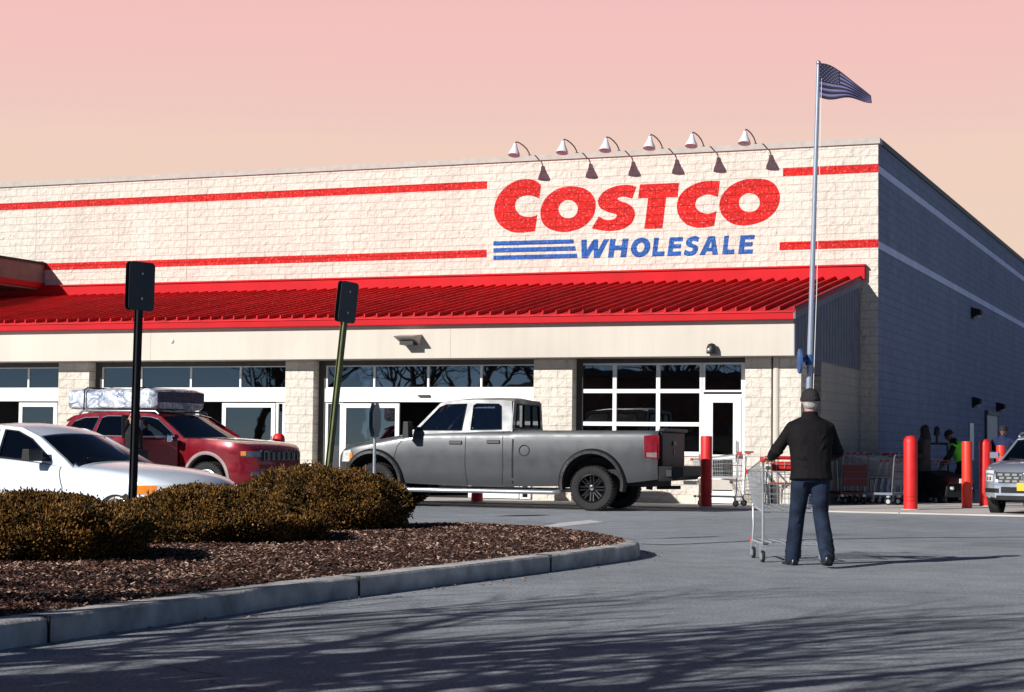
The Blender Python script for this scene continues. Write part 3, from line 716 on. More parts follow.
# --- clipped low shrubs, browned on top
M['shrub_leaf'] = leafmat('winter_shrub_foliage', [(.014, .012, .006), (.050, .035, .013), (.14, .076, .020), (.26, .125, .030), (.42, .22, .06)], .8)
M['shrub_core'] = mat('shrub_twigs', (.020, .015, .010), .95, var=.4, scale=15)
M['bark_grey'] = mat('grey_dead_twigs', (.22, .18, .15), .9, var=.3, scale=30)
def shrub(c, rx, ry, h, rz, seed, label, n=9000):
    rn = random.Random(seed)
    z0 = mulch_z(c[0], c[1]) - .04
    t = thing('shrub', label, 'shrub', (c[0], c[1], z0), rz, 'clipped shrubs on the island')
    off = Vector((seed * 3.1, seed * 1.7, 0))
    def surf(th, ph):
        # th azimuth, ph elevation 0..pi/2; squarish mound with lumps
        ce, se = cos(ph), sin(ph)
        k = 1.0 / (abs(ce) ** 2.0 + abs(se) ** 2.0) ** (1 / 2.0)
        d = Vector((cos(th) * ce, sin(th) * ce, se))
        l = 1 + .16 * noise.noise(d * 1.7 + off) + .09 * noise.noise(d * 4.3 + off)
        u_ = 1 - .22 * max(0, 1 - ph / .5)      # tucked in near the ground
        return Vector((d.x * rx * k * l * u_, d.y * ry * k * l * u_, max(.0, d.z * h * k * l)))
    mb = MB(); rings = []
    for i in range(9):
        ph = pi / 2 * i / 8.02
        rings.append([surf(2 * pi * j / 28, ph) * .84 + Vector((0, 0, .01)) for j in range(28)])
    mb.loft(rings)
    mb.build('branches', M['shrub_core'], t, smooth=60)
    mb = MB()
    for i in range(n):
        th = rn.uniform(0, 2 * pi); ph = math_asin(rn.random() ** .85)
        p = surf(th, ph); q = surf(th + .05, ph) - p; r_ = surf(th, min(1.56, ph + .05)) - p
        nn = q.cross(r_)
        if nn.length < 1e-9: nn = Vector((0, 0, 1))
        nn.normalize()
        if noise.noise(p * 4.5 + off) < -.26 and rn.random() < .7: continue      # holes between the clumps
        p = p * rn.uniform(.84, 1.03) * (1.0 if rn.random() < .97 else 1.06)
        d = (nn * .6 + Vector((rn.uniform(-.6, .6), rn.uniform(-.6, .6), rn.uniform(0, .8)))).normalized()
        s_ = Vector((rn.uniform(-1, 1), rn.uniform(-1, 1), rn.uniform(-1, 1))).cross(d)
        if s_.length < 1e-6: continue
        s_.normalize(); l = rn.uniform(.010, .030) * (1 if rn.random() < .93 else 1.6); w = rn.uniform(.004, .008)
        f = d.cross(s_)
        mb.add([p - s_ * w, p + d * l * .6 - s_ * w * 1.3, p + d * l, p + d * l * .6 + s_ * w * 1.3, p + s_ * w], [(0, 1, 2, 3, 4)])
        mb.add([p - f * w, p + d * l * .8 - f * w, p + d * l * .9 + f * w, p + f * w], [(0, 1, 2, 3)])
    mb.build('foliage', M['shrub_leaf'], t, recalc=False)
    mb = MB()
    for i in range(130):
        th, ph = rn.uniform(0, 2 * pi), asin(rn.random()); p = surf(th, ph)
        d = (p + Vector((rn.uniform(-.4, .4), rn.uniform(-.4, .4), .3))).normalized(); q = p * .8
        mb.tube([q, p * .95 + Vector((rn.uniform(-.02, .02), 0, 0)), p + d * rn.uniform(.0, .07)], [.005, .004, .002], 4)
    mb.build('twigs', M['bark_grey'], t, recalc=False)['kind'] = 'stuff'
    return t
math_asin = asin
shrub((-3.75, 14.45), 1.05, .98, .51, .5, 1, 'wide dark clipped shrub at the left edge, farthest from the pickup', 52000)
shrub((-2.80, 17.2), 1.25, 1.05, .51, .9, 2, 'middle browned clipped shrub in front of the white car', 56000)
shrub((-2.08, 19.9), 1.14, 1.15, .70, .9, 3, 'tallest clipped shrub, nearest the pickup front wheel', 56000)

# --- bare winter trees standing behind and left of the viewpoint (they shade the asphalt and show in the shop windows)
M['bark'] = mat('winter_bark', (.075, .060, .048), .95, var=.3, scale=12, bump=.6)
def bare_tree(base, H, seed, label, spread=.62, levels=6, rz=0):
    rn = random.Random(seed)
    t = thing('bare_tree', label, 'tree', base, rz, 'bare trees across the car park')
    tr, br = MB(), MB()
    def grow(p, d, l, r, lev):
        pts, rs = [p], [r]; q = p.copy(); dd = d.copy(); n = 4
        for i in range(n):
            dd = (dd + Vector((rn.uniform(-.16, .16), rn.uniform(-.16, .16), rn.uniform(-.06, .14)))).normalized()
            q = q + dd * l / n; pts.append(q.copy()); rs.append(r * (1 - .38 * (i + 1) / n))
        (tr if lev == 0 else br).tube(pts, rs, 8 if lev < 2 else 5 if lev < 4 else 3)
        if lev >= levels: return
        kids = 3 if lev in (0, 1, 2) else rn.choice((2, 3, 3))
        for k in range(kids):
            i = n if k == 0 else rn.choice((2, 3, 3, 4))
            ax = Vector((rn.uniform(-1, 1), rn.uniform(-1, 1), rn.uniform(-.3, .3))).cross(dd)
            if ax.length < 1e-4: continue
            ang = rn.uniform(.12, .35) if k == 0 else rn.uniform(.45, .45 + spread)
            nd = Matrix.Rotation(ang, 3, ax.normalized()) @ dd
            nd.z += .08; nd.normalize()
            grow(pts[i], nd, l * rn.uniform(.66, .84), rs[i] * (.86 if k == 0 else rn.uniform(.6, .78)), lev + 1)
    grow(Vector((0, 0, -.05)), Vector((rn.uniform(-.05, .05), rn.uniform(-.05, .05), 1)), H * .27, H * .031, 0)
    tr.build('trunk', M['bark'], t, smooth=60, recalc=False)
    br.build('branches', M['bark'], t, smooth=60, recalc=False)
    return t
t1 = bare_tree((-7.4, 4.6, 0), 8.0, 5, 'bare tree left of the viewpoint, one of the clump casting branch shadows on the asphalt', .6, 5)
for i, (x_, y_, r_) in enumerate(((-5.6, 3.6, 2.1), (-4.0, 1.6, 4.0), (-9.4, 5.0, 5.3), (-6.9, 1.4, .8), (-5.0, .2, 3.0), (-4.4, 3.4, 5.9), (-6.2, 5.2, 1.4), (-2.9, 2.2, 2.6), (-3.5, 4.6, 3.6), (-8.2, 6.6, .3))):
    dup(t1, (x_, y_, 0), r_, t1['label'])
# a long low shop across the car park, dark against the sun, mirrored in the shop windows
sh_ = thing('shop_building', 'long low brick shop across the car park behind the viewpoint', 'shop', (-58, -30, 0), radians(40))
mb = MB(); mb.span(-40, 40, -8, 8, 0, 4.6); mb.build('wall', mat('brown_brick', (.16, .10, .08), .9, var=.3, scale=3, bump=.4), sh_)
mb = MB(); mb.span(-40.4, 40.4, -8.4, 8.4, 4.6, 5.0); mb.build('roof', M['dark_frame'], sh_)
for k in range(8):
    mb = MB(); mb.span(-36 + k * 9.5, -30 + k * 9.5, 8.0, 8.06, .6, 3.0); mb.build('window', M['black'], sh_)

RL = 'tall bare tree in the row far behind the viewpoint, mirrored in the shop windows'
t2 = bare_tree((-42, -9, 0), 11.5, 9, RL, .55)
for (x_, y_, r_) in ((-34, -11, 1.0), (-50, -3, 2.2), (-27, -14, 3.3), (-55, 4, 4.1), (-45, 1, 5.2), (-30, -5, .4), (-38, -4, 1.7), (-48, 6, 2.9), (-36, -16, 4.6), (-58, -2, .9), (-40, 3, 3.7)):
    dup(t2, (x_, y_, 0), r_, RL)
# ------------------------------------------------------------------ vehicles
def paint(name, col, rough=.3, metal=.0, coat=1.0, var=.03):
    m = mat(name, col, rough, metal, var=max(var, .035), scale=2.5, coat=coat)
    N, L = m.node_tree.nodes, m.node_tree.links        # road film: uneven gloss
    tc = N.new('ShaderNodeTexCoord'); n = N.new('ShaderNodeTexNoise'); n.inputs['Scale'].default_value = 4; n.inputs['Detail'].default_value = 6; L.new(tc.outputs['Object'], n.inputs['Vector'])
    r = N.new('ShaderNodeMapRange'); r.inputs['To Min'].default_value = max(.05, rough - .12); r.inputs['To Max'].default_value = rough + .2; L.new(n.outputs['Fac'], r.inputs['Value']); L.new(r.outputs[0], N['Principled BSDF'].inputs['Roughness'])
    r2 = N.new('ShaderNodeMapRange'); r2.inputs['To Min'].default_value = .0; r2.inputs['To Max'].default_value = .14; L.new(n.outputs['Fac'], r2.inputs['Value']); L.new(r2.outputs[0], N['Principled BSDF'].inputs['Coat Roughness'])
    return m
def knots(ks, x):
    if x <= ks[0][0]: return ks[0][1]
    for i in range(len(ks) - 1):
        if x <= ks[i + 1][0]:
            x0, y0 = ks[i]; x1, y1 = ks[i + 1]
            m0 = (y1 - ks[i - 1][1]) / (x1 - ks[i - 1][0]) if i > 0 else (y1 - y0) / (x1 - x0)
            m1 = (ks[i + 2][1] - y0) / (ks[i + 2][0] - x0) if i + 2 < len(ks) else (y1 - y0) / (x1 - x0)
            s0 = (y1 - y0) / (x1 - x0)
            def lim(m): return 0 if m * s0 <= 0 else (min(abs(m), 2.5 * abs(s0)) * (1 if s0 > 0 else -1))
            m0, m1 = lim(m0), lim(m1)
            t = (x - x0) / (x1 - x0); h = x1 - x0
            return (2 * t ** 3 - 3 * t * t + 1) * y0 + (t ** 3 - 2 * t * t + t) * h * m0 + (-2 * t ** 3 + 3 * t * t) * y1 + (t ** 3 - t * t) * h * m1
    return ks[-1][1]
class Body:
    """lofted lower body of a vehicle; x forward, y left, z up"""
    def __init__(s, zhi, W, sill, arches, prof, crown=.05, deck=None, bed=None):
        s.zhi, s.W, s.sill, s.arches, s.prof, s.crown, s.deck, s.bed = zhi, W, sill, arches, prof, crown, deck, bed
    def w(s, x, z):
        zl, zh = knots(s.sill, x), knots(s.zhi, x)
        t = max(0, min(1, (z - zl) / (zh - zl)))
        return knots(s.W, x) * knots(s.prof, t)
    def mesh(s, name, mats, parent, step=.05):
        x0, x1 = s.zhi[0][0], s.zhi[-1][0]
        xs = [x0 + (x1 - x0) * i / round((x1 - x0) / step) for i in range(round((x1 - x0) / step) + 1)]
        for (xa, r, zc) in s.arches:
            xs += [xa + r * sin(q) for q in [k * pi / 24 for k in range(-12, 13)]] + [xa - r - .003, xa + r + .003]
        for d in (s.deck, s.bed):
            if d: xs += [d[0], d[1]]
        xs = sorted(set(round(x, 4) for x in xs)); ts = [0, .06, .14, .25, .36, .46, .52, .6, .7, .8, .88, .94, 1]
        mb = MB(); rows = []
        for x in xs:
            zl, zh = knots(s.sill, x), knots(s.zhi, x); zlo = zl
            for (xa, r, zc) in s.arches:
                if abs(x - xa) <= r: zlo = max(zlo, zc + sqrt(max(0, r * r - (x - xa) ** 2)))
            half = []
            for t in ts:
                z = max(zlo, zl + t * (zh - zl)); half.append((s.w(x, z), z))
            we = half[-1][0]; cr = s.crown if not (s.bed and s.bed[0] <= x <= s.bed[1]) else 0
            top = [(we * q, zh + cr * (1 - q * q) ** .8) for q in (.93, .8, .55, .25)]
            row = [Vector((x, -y, z)) for y, z in half] + [Vector((x, -y, z)) for y, z in top] + [Vector((x, 0, zh + cr))] + [Vector((x, y, z)) for y, z in reversed(top)] + [Vector((x, y, z)) for y, z in reversed(half)]
            rows.append(row)
        n = len(rows[0]); nt = len(ts)
        for i in range(len(rows) - 1):
            xm = (xs[i] + xs[i + 1]) / 2
            base = len(mb.v); mb.v += rows[i] + rows[i + 1]
            for j in range(n - 1):
                top = nt - 1 <= j < n - nt
                mi = 0
                if top and s.deck and s.deck[0] < xm < s.deck[1]: mi = 1
                if top and s.bed and s.bed[0] < xm < s.bed[1]:
                    mi = 1
                mb.f.append([base + j, base + j + 1, base + n + j + 1, base + n + j]); mb.m.append(mi)
        for r in (rows[0], rows[-1]):
            base = len(mb.v); mb.v += r; mb.f.append([base + k for k in range(n)]); mb.m.append(0)
        o = mb.build(name, mats, parent)
        bm = bmesh.new(); bm.from_mesh(o.data); bmesh.ops.remove_doubles(bm, verts=bm.verts, dist=.0005)
        bmesh.ops.recalc_face_normals(bm, faces=bm.faces); bm.to_mesh(o.data); bm.free()
        o.data.polygons.foreach_set('use_smooth', [True] * len(o.data.polygons)); o.data.set_sharp_from_angle(angle=radians(38))
        return o
    def patch(s, mb, poly, side, off=.004, th=.006, sub=6):
        """slab that follows the body side; poly = 4 corners (x, z)"""
        a, b, c, d = [Vector((p[0], p[1], 0)) for p in poly]; rings = []
        for i in range(sub + 1):
            u_ = i / sub; p, q = a.lerp(b, u_), d.lerp(c, u_); col_ = []
            k = 3
            for j in range(k + 1):
                r = p.lerp(q, j / k); col_.append(Vector((r.x, side * (s.w(r.x, r.y) + off), r.y)))
            for j in range(k, -1, -1):
                r = p.lerp(q, j / k); col_.append(Vector((r.x, side * (s.w(r.x, r.y) + off - th), r.y)))
            rings.append(col_)
        mb.loft(rings)
    def seam(s, mb, pts, side, wd=.012):
        for i in range(len(pts) - 1):
            (x0, z0), (x1, z1) = pts[i], pts[i + 1]; d = Vector((x1 - x0, z1 - z0)).normalized() * wd / 2; nx, nz = -d.y, d.x
            s.patch(mb, [(x0 - nx, z0 - nz), (x1 - nx, z1 - nz), (x1 + nx, z1 + nz), (x0 + nx, z0 + nz)], side, .003, .006)
def wheel(parent, x, y, r, w, rim_r, rim_mat, spokes=6, side=1, name='wheel', center=None, sw=.055):
    """wheel > tyre, rim, hub cap; side = direction the face points in y"""
    e = bpy.data.objects.new(name, None); COL.objects.link(e); e.parent = parent; e.location = (x, y, r)
    e.empty_display_size = .1
    t = MB(); h = w / 2
    t.lathe([(rim_r, -h * .9), (rim_r + .03, -h), (r * .93, -h * .96), (r * .985, -h * .78), (r, -h * .55), (r, h * .55), (r * .985, h * .78), (r * .93, h * .96), (rim_r + .03, h), (rim_r, h * .9)], axis='Y', n=40, caps=False)
    for k in range(40):
        a = 2 * pi * k / 40; Mx = Matrix.Rotation(a, 4, 'Y')
        t.M = Mx; t.box((0, h * .62, r - .004), (.035, h * .62, .014)); t.box((.02, -h * .62, r - .004), (.035, h * .62, .014)); t.M = None
    t.build('tyre', M['rubber'], e, smooth=35)
    b = MB(); f = side * h
    b.lathe([(rim_r + .004, f * .92), (rim_r - .015, f * .98), (rim_r - .03, f * .8), (rim_r - .045, f * .2), (rim_r - .05, -f * .7)], axis='Y', n=32, caps=False)
    for k in range(spokes):
        a = 2 * pi * k / spokes
        b.M = Matrix.Rotation(a, 4, 'Y')
        for q in (-1, 1):
            b.add([(q * .012, f * .62, .05), (q * (.012 + sw * .5), f * .62, .05), (q * (sw * 1.15), f * .80, rim_r - .02), (q * (sw * .45), f * .80, rim_r - .02),
                   (q * .012, f * .40, .05), (q * (.012 + sw * .5), f * .40, .05), (q * (sw * 1.15), f * .55, rim_r - .02), (q * (sw * .45), f * .55, rim_r - .02)],
                  [(0, 1, 2, 3), (4, 7, 6, 5), (0, 4, 5, 1), (1, 5, 6, 2), (2, 6, 7, 3), (3, 7, 4, 0)])
    b.M = None
    b.lathe([(.075, f * .45), (.075, f * .66), (.06, f * .72), (.0015, f * .73)], axis='Y', n=20)
    b.build('rim', rim_mat, e, smooth=40)
    d = MB(); d.lathe([(rim_r - .04, f * .1), (.02, f * .1)], axis='Y', n=24, caps=True); d.lathe([(.16, f * .12), (.16, f * .25), (.03, f * .25)], axis='Y', n=24)
    d.build('brake_disc', M['matte_black'], e, smooth=40)
    c = MB(); c.lathe([(.04, f * .72), (.036, f * .8), (.002, f * .81)], axis='Y', n=16); c.build('hub_cap', center or M['chrome'], e, smooth=40)
    return e
def cabin(parent, side_poly, holes, yb, zb, tum, roof, body_mat, roof_name='roof', glassm='car_glass', cowl=None, rear=None, pillar=.05, crown=.05, bulge=.06, frame_m=None):
    """side frames with real window openings, glazing, roof skin, windscreen and rear screen"""
    yf = lambda z: yb - (z - zb) * tum
    for sd in (1, -1):
        mb = MB(); mb.plate(side_poly, holes, lambda a, b, d: (a, sd * (yf(b) - d), b), pillar)
        f = mb.build('cab_side', body_mat, parent, bevel=.008)
        for h in holes:
            g = MB(); g.plate(h, [], lambda a, b, d: (a, sd * (yf(b) - .018 - d), b), .004); g.build('window', M[glassm], f)
            tr = MB(); k = len(h)
            for i in range(k):
                p, q = h[i], h[(i + 1) % k]
                tr.tube([(p[0], sd * (yf(p[1]) + .001), p[1]), (q[0], sd * (yf(q[1]) + .001), q[1])], .009, 6)
            tr.build('window_trim', M['matte_black'] if frame_m is None else frame_m, f)
    # roof skin between the two sides, stations (x, z)
    mb = MB(); rings = []
    for (x, z) in roof:
        y = yf(z) - .006; row = []
        for k in range(13):
            q = -1 + 2 * k / 12; row.append(Vector((x, y * q, z + crown * (1 - q * q))))
        rings.append(row + [Vector((p.x, p.y * .985, p.z - .03)) for p in reversed(row)])
    mb.loft(rings); mb.build(roof_name, body_mat, parent, smooth=40)
    for nm, spec in (('windscreen', cowl), ('rear_window', rear)):
        if not spec: continue
        (xa, za), (xb, zb_) = spec[:2]; inset_ = spec[2] if len(spec) > 2 else .05
        mb = MB(); rings = []
        for i in range(7):
            t = i / 6; x, z = xa + (xb - xa) * t, za + (zb_ - za) * t; y = yf(z) - inset_; row = []
            sg = 1 if nm == 'windscreen' else -1
            for k in range(11):
                q = -1 + 2 * k / 10; row.append(Vector((x + sg * bulge * (1 - q * q), y * q, z + crown * t * (1 - q * q))))
            rings.append(row)
        o = mb
        mb.loft(rings, False, False)
        g = mb.build(nm, M[glassm], parent, smooth=180, recalc=False)
def well(mb, xa, r, zc, y0, y1):
    """inner wheel arch: upper half only"""
    rings = [[Vector((xa + (r - q) * cos(a), y, zc + (r - q) * sin(a))) for q, y in ((0, y0), (0, y1), (.01, y1), (.01, y0))] for a in [-.15 + (pi + .3) * k / 20 for k in range(21)]]
    mb.loft(rings)
    lo, hi = min(y0, y1, key=abs), max(y0, y1, key=abs)
    mb.span(xa - r, xa + r, lo - .01, lo + .01, zc - .08, zc + r * .9)
def seats(parent, xs, z=.75, y=.38, top=1.25):
    for x in xs:
        for sd in (1, -1):
            mb = MB(); mb.box((x, sd * y, z + .25), (.14, .44, .6), M=Matrix.Rotation(-.15, 4, 'Y')); mb.box((x - .08, sd * y, top), (.09, .24, .18)); mb.build('seat', M['int_dark'], parent, bevel=.04)
def steering(parent, x, y, z):
    mb = MB(); c = Vector((x, y, z)); q = [c + Vector((.06 * sin(a) * 1.2, .17 * cos(a), .17 * sin(a))) for a in [k * pi / 10 for k in range(21)]]
    mb.tube(q, .014, 6); mb.build('steering_wheel', M['int_dark'], parent, smooth=60)

# ============ grey crew pickup in front of the doors
HT = Vector((-cos(radians(19)), sin(radians(19)), 0)); LT = Vector((-HT.y, HT.x, 0))
p_ = gnd(592, 511); org = p_ + HT * 2.1 - LT * .97
truck = thing('pickup_truck', 'matte grey crew cab pickup truck with black fender flares and black wheels', 'pickup', org, atan2(HT.y, HT.x))
M['truck_grey'] = paint('matte_grey_truck_paint', (.066, .069, .075), .34, .30, .45)
M['truck_shade'] = mat('tailgate_shade_tone', (.018, .018, .030), .6, var=.15, spec=.25)  # darker copy of the truck grey: shade on the tailgate put into the colour
tb = Body([(-3.34, 1.47), (-3.2, 1.49), (-2.2, 1.485), (-.58, 1.47), (-.5, 1.455), (.5, 1.44), (1.3, 1.42), (1.72, 1.36), (2.2, 1.27), (2.7, 1.18), (2.95, 1.10), (3.08, 1.0)],
          [(-3.34, .98), (-3.2, 1.0), (-2.1, 1.01), (0, 1.0), (1.7, .985), (2.4, .985), (2.8, .95), (2.98, .88), (3.08, .78)],
          [(-3.34, .60), (-2.7, .52), (-1.6, .45), (0, .42), (1.6, .45), (2.9, .55), (3.08, .6)],
          [(-2.1, .56, .50), (2.30, .55, .46)],
          [(0, .955), (.12, .985), (.30, 1.0), (.34, .994), (.37, 1.004), (.6, 1.006), (.85, .985), (.95, .965), (1, .93)], .05, (-.5, 1.6), (-3.25, -.6))
tb.mesh('body', [M['truck_grey'], M['int_dark']], truck)
side = [(1.66, 1.37), (1.42, 1.52), (.98, 1.985), (.80, 2.03), (.3, 2.055), (-.30, 2.05), (-.46, 2.03), (-.52, 1.46), (.3, 1.43)]
w1 = [(1.40, 1.46), (1.30, 1.56), (.985, 1.90), (.86, 1.955), (.44, 1.97), (.50, 1.465)]
w2 = [(.32, 1.475), (.30, 1.94), (.24, 1.975), (-.20, 1.97), (-.26, 1.93), (-.30, 1.49)]
cabin(truck, side, [w1, w2], .94, 1.44, .22, [(1.0, 1.965), (.88, 2.01), (.5, 2.045), (0, 2.055), (-.35, 2.05), (-.50, 2.02)], M['truck_grey'], glassm='clear_glass', cowl=((1.62, 1.37), (.99, 1.965), .06))
mb = MB(); yw = .94
mb.plate([(-.94, 1.44), (.94, 1.44), (.82, 2.02), (.7, 2.06), (-.7, 2.06), (-.82, 2.02)], [[(-.74, 1.53), (.74, 1.53), (.66, 1.97), (-.66, 1.97)]], lambda a, b, d: (-.515 + d, a, b), .03)
rb = mb.build('cab_back', M['truck_grey'], truck, bevel=.008)
mb = MB(); mb.plate([(-.74, 1.53), (.74, 1.53), (.66, 1.97), (-.66, 1.97)], [], lambda a, b, d: (-.503 + d, a, b), .004); mb.build('rear_window', M['clear_glass'], rb)
mb = MB()
for a, b in (((-.74, 1.53), (.74, 1.53)), ((.74, 1.53), (.66, 1.97)), ((.66, 1.97), (-.66, 1.97)), ((-.66, 1.97), (-.74, 1.53)), ((-.25, 1.53), (-.24, 1.97)), ((.25, 1.53), (.24, 1.97))): mb.tube([(-.515, *a), (-.515, *b)], .016, 6)
mb.build('window_trim', M['matte_black'], rb)
seats(truck, (.55, -.15), .95, .42, 1.62); steering(truck, 1.1, .42, 1.42)
# doors: outlines, handles
mb = MB()
for pts in ([(1.62, 1.36), (1.80, 1.15), (1.86, .9), (1.80, .62), (1.74, .47)], [(.40, 1.45), (.40, .8), (.36, .44)], [(-.34, 1.46), (-.36, .8), (-.34, .46)]):
    for sd in (1, -1): tb.seam(mb, pts, sd)
mb.build('door_seam', M['matte_black'], truck)
mb = MB()
for sd in (1, -1): tb.seam(mb, [(-.55, 1.46), (-.55, .47)], sd, .035)
mb.build('bed_gap', M['matte_black'], truck)
for (x, z) in ((.60, 1.235), (-.16, 1.255)):
    for sd in (1, -1):
        mb = MB(); tb.patch(mb, [(x - .13, z - .035), (x + .13, z - .035), (x + .13, z + .035), (x - .13, z + .035)], sd, .022, .03); mb.build('door_handle', M['black'], truck, bevel=.012)
mb = MB(); y_ = tb.w(-.78, 1.10)
mb.tube([(-.78 + .10 * cos(a), y_ + .004, 1.10 + .10 * sin(a)) for a in [k * pi / 12 for k in range(25)]], .007, 5); mb.build('fuel_door', M['matte_black'], truck)
# flares
for (xa, r0, zc) in ((-2.1, .56, .50), (2.30, .55, .46)):
    for sd in (1, -1):
        mb = MB(); rings = []
        for k in range(25):
            a = -.22 + (pi + .44) * k / 24; ring = []
            for (dr, dy) in ((-.01, -.12), (-.015, .03), (0, .062), (.05, .062), (.085, .03), (.095, -.01), (.08, -.03)):
                x, z = xa + (r0 + dr) * cos(a), zc + (r0 + dr) * sin(a)
                yb_ = tb.w(x, max(z, .6)) if abs(x) < 3.05 else .8
                ring.append(Vector((x, sd * (yb_ + dy), z)))
            rings.append(ring)
        mb.loft(rings)
        for k in range(9):
            a = .35 + (pi - .7) * k / 8; x, z = xa + (r0 + .028) * cos(a), zc + (r0 + .028) * sin(a); mb.ell((x, sd * (tb.w(min(max(x, -3.3), 3), z) + .066), z), (.012, .008, .012), 8, 5)
        mb.build('fender_flare', M['black'], truck, smooth=40)
        mb = MB(); well(mb, xa, r0 - .02, zc, sd * .55, sd * .93); mb.build('wheel_well', M['int_dark'], truck)
M['rim_black'] = mat('black_machined_rim', (.025, .025, .027), .3, .6, var=.1)
for (xa, nm) in ((-2.1, 'wheel'), (2.24, 'wheel')):
    for sd in (1, -1): wheel(truck, xa, sd * .88, .415, .29, .265, M['rim_black'], 8, sd, sw=.04)
mb = MB(); mb.span(-3.2, 2.9, -.62, .62, .46, .62); mb.span(-2.1 - .06, -2.1 + .06, -.8, .8, .38, .48); mb.ell((-2.1, 0, .42), (.2, .2, .17), 12, 8); mb.tube([(-2.95, -.5, .42), (-3.4, -.55, .43)], .035, 8); mb.span(2.2, 2.3, -.8, .8, .38, .46)
mb.build('chassis', M['int_dark'], truck)
mb = MB()
for sd in (1, -1): mb.tube([(1.70, sd * .86, .46), (1.62, sd * .99, .345), (1.5, sd * 1.02, .33), (-1.35, sd * 1.02, .33), (-1.47, sd * .99, .345), (-1.5, sd * .86, .46)], .042, 10)
mb.build('side_step', M['galv'], truck, smooth=50)
# tail: gate, lamps, bumper
mb = MB(); mb.span(-3.40, -3.342, -.86, .86, .68, 1.47); mb.span(-3.46, -3.335, -.88, .88, 1.47, 1.535); tg = mb.build('tailgate', M['truck_shade'], truck, bevel=.02)
mb = MB(); mb.span(-3.425, -3.402, -.12, .12, 1.22, 1.30); mb.build('handle', M['black'], tg, bevel=.01)
mb = MB(); mb.lathe([(.055, -3.412), (.055, -3.402)], (0, 0, 1.10), 'X', 16); mb.build('tailgate_emblem', M['black'], tg)
M['silver_lens'] = mat('grey_lens', (.22, .16, .16), .15, coat=1)
M['tail_red'] = mat('tail_lamp_red', (.20, .005, .008), .12, var=.25, scale=14, coat=1)
for sd in (1, -1):
    mb = MB(); tb.patch(mb, [(-3.34, .97), (-3.10, .99), (-3.08, 1.40), (-3.34, 1.41)], sd, .012, .03); mb.span(-3.365, -3.335, sd * .84, sd * .975, .97, 1.41)
    tl = mb.build('tail_lamp', M['tail_red'], truck, bevel=.01)
    mb = MB(); tb.patch(mb, [(-3.33, 1.0), (-3.14, 1.01), (-3.14, 1.09), (-3.33, 1.09)], sd, .015, .01); mb.build('reverse_lens', M['silver_lens'], tl)
mb = MB()
mb.loft([[Vector((-3.36, s * y, z)) for s, y, z in ((-1, 1.0, .84), (-1, .98, .56), (1, .98, .56), (1, 1.0, .84))], [Vector((-3.62, s * y, z)) for s, y, z in ((-1, 1.0, .84), (-1, .95, .58), (1, .95, .58), (1, 1.0, .84))], [Vector((-3.76, s * y, z)) for s, y, z in ((-1, .74, .84), (-1, .70, .66), (1, .70, .66), (1, .74, .84))]])
bp_ = mb.build('bumper', M['matte_black'], truck, bevel=.012)
mb = MB(); mb.span(-3.85, -3.6, -.05, .05, .50, .57); mb.build('tow_hitch', M['galv'], bp_)
mb = MB(); mb.box((-3.56, 1.006, .72), (.10, .02, .12)); mb.build('step_pad', M['black'], bp_)
# mirrors, front
for sd in (1, -1):
    mb = MB(); mb.tube([(1.46, sd * .95, 1.50), (1.50, sd * 1.12, 1.49)], .028, 8); mb.box((1.50, sd * 1.19, 1.47), (.13, .22, .30), tx=.8); mb.build('mirror', M['black'], truck, bevel=.03)
    mb = MB(); tb.patch(mb, [(2.74, .84), (2.99, .84), (2.97, 1.05), (2.78, 1.08)], sd, .012, .03); hl = mb.build('headlight', mat('headlight_lens', (.62, .62, .60), .1, var=.2, scale=12, coat=1), truck, bevel=.01)
    mb = MB(); tb.patch(mb, [(2.72, .86), (2.79, .86), (2.80, 1.0), (2.74, 1.03)], sd, .014, .03); mb.build('turn_lamp', mat('amber_lens', (.75, .22, .02), .15, var=.1, coat=1), hl)
mb = MB(); mb.span(3.04, 3.12, -.55, .55, .72, 1.02)
mb.build('grille', M['matte_black'], truck, bevel=.02)
mb = MB(); mb.loft([[Vector((3.05, s * y, z)) for s, y, z in ((-1, .95, .70), (-1, .95, .45), (1, .95, .45), (1, .95, .70))], [Vector((3.28, s * y, z)) for s, y, z in ((-1, .80, .68), (-1, .80, .47), (1, .80, .47), (1, .80, .68))]]); mb.build('front_bumper', M['black'], truck, bevel=.02)

# ============ dark red SUV with the mattress on its roof, front passenger door open
HJ = Vector((sin(radians(60)), -cos(radians(60)), 0)); LJ = Vector((-HJ.y, HJ.x, 0))
pj = Vector(((217 - 512) / FPX * 33.6, 33.6, 0)); org = pj - HJ * 1.66 + LJ * .93
jeep = thing('suv', 'dark red four wheel drive wagon with a plastic wrapped mattress on its roof', 'suv', org, atan2(HJ.y, HJ.x))
M['jeep_red'] = paint('deep_cherry_red_paint', (.23, .006, .015), .22, .35, 1.0)
jb = Body([(-2.34, 1.20), (-2.2, 1.27), (-1.2, 1.27), (0, 1.25), (.85, 1.25), (1.3, 1.245), (1.9, 1.195), (2.2, 1.14), (2.34, 1.06), (2.42, .92)],
          [(-2.34, .82), (-2.2, .90), (-1.4, .955), (0, .95), (1.4, .955), (1.9, .93), (2.15, .86), (2.32, .74), (2.42, .62)],
          [(-2.34, .5), (-2.0, .42), (-1, .36), (.9, .36), (2.0, .40), (2.42, .48)],
          [(-1.45, .48, .49), (1.46, .48, .49)],
          [(0, .95), (.1, .985), (.3, 1.0), (.55, .99), (.75, 1.0), (.9, .99), (1, .965)], .035, (-2.15, .95))
jb.mesh('body', [M['jeep_red'], M['int_dark']], jeep)
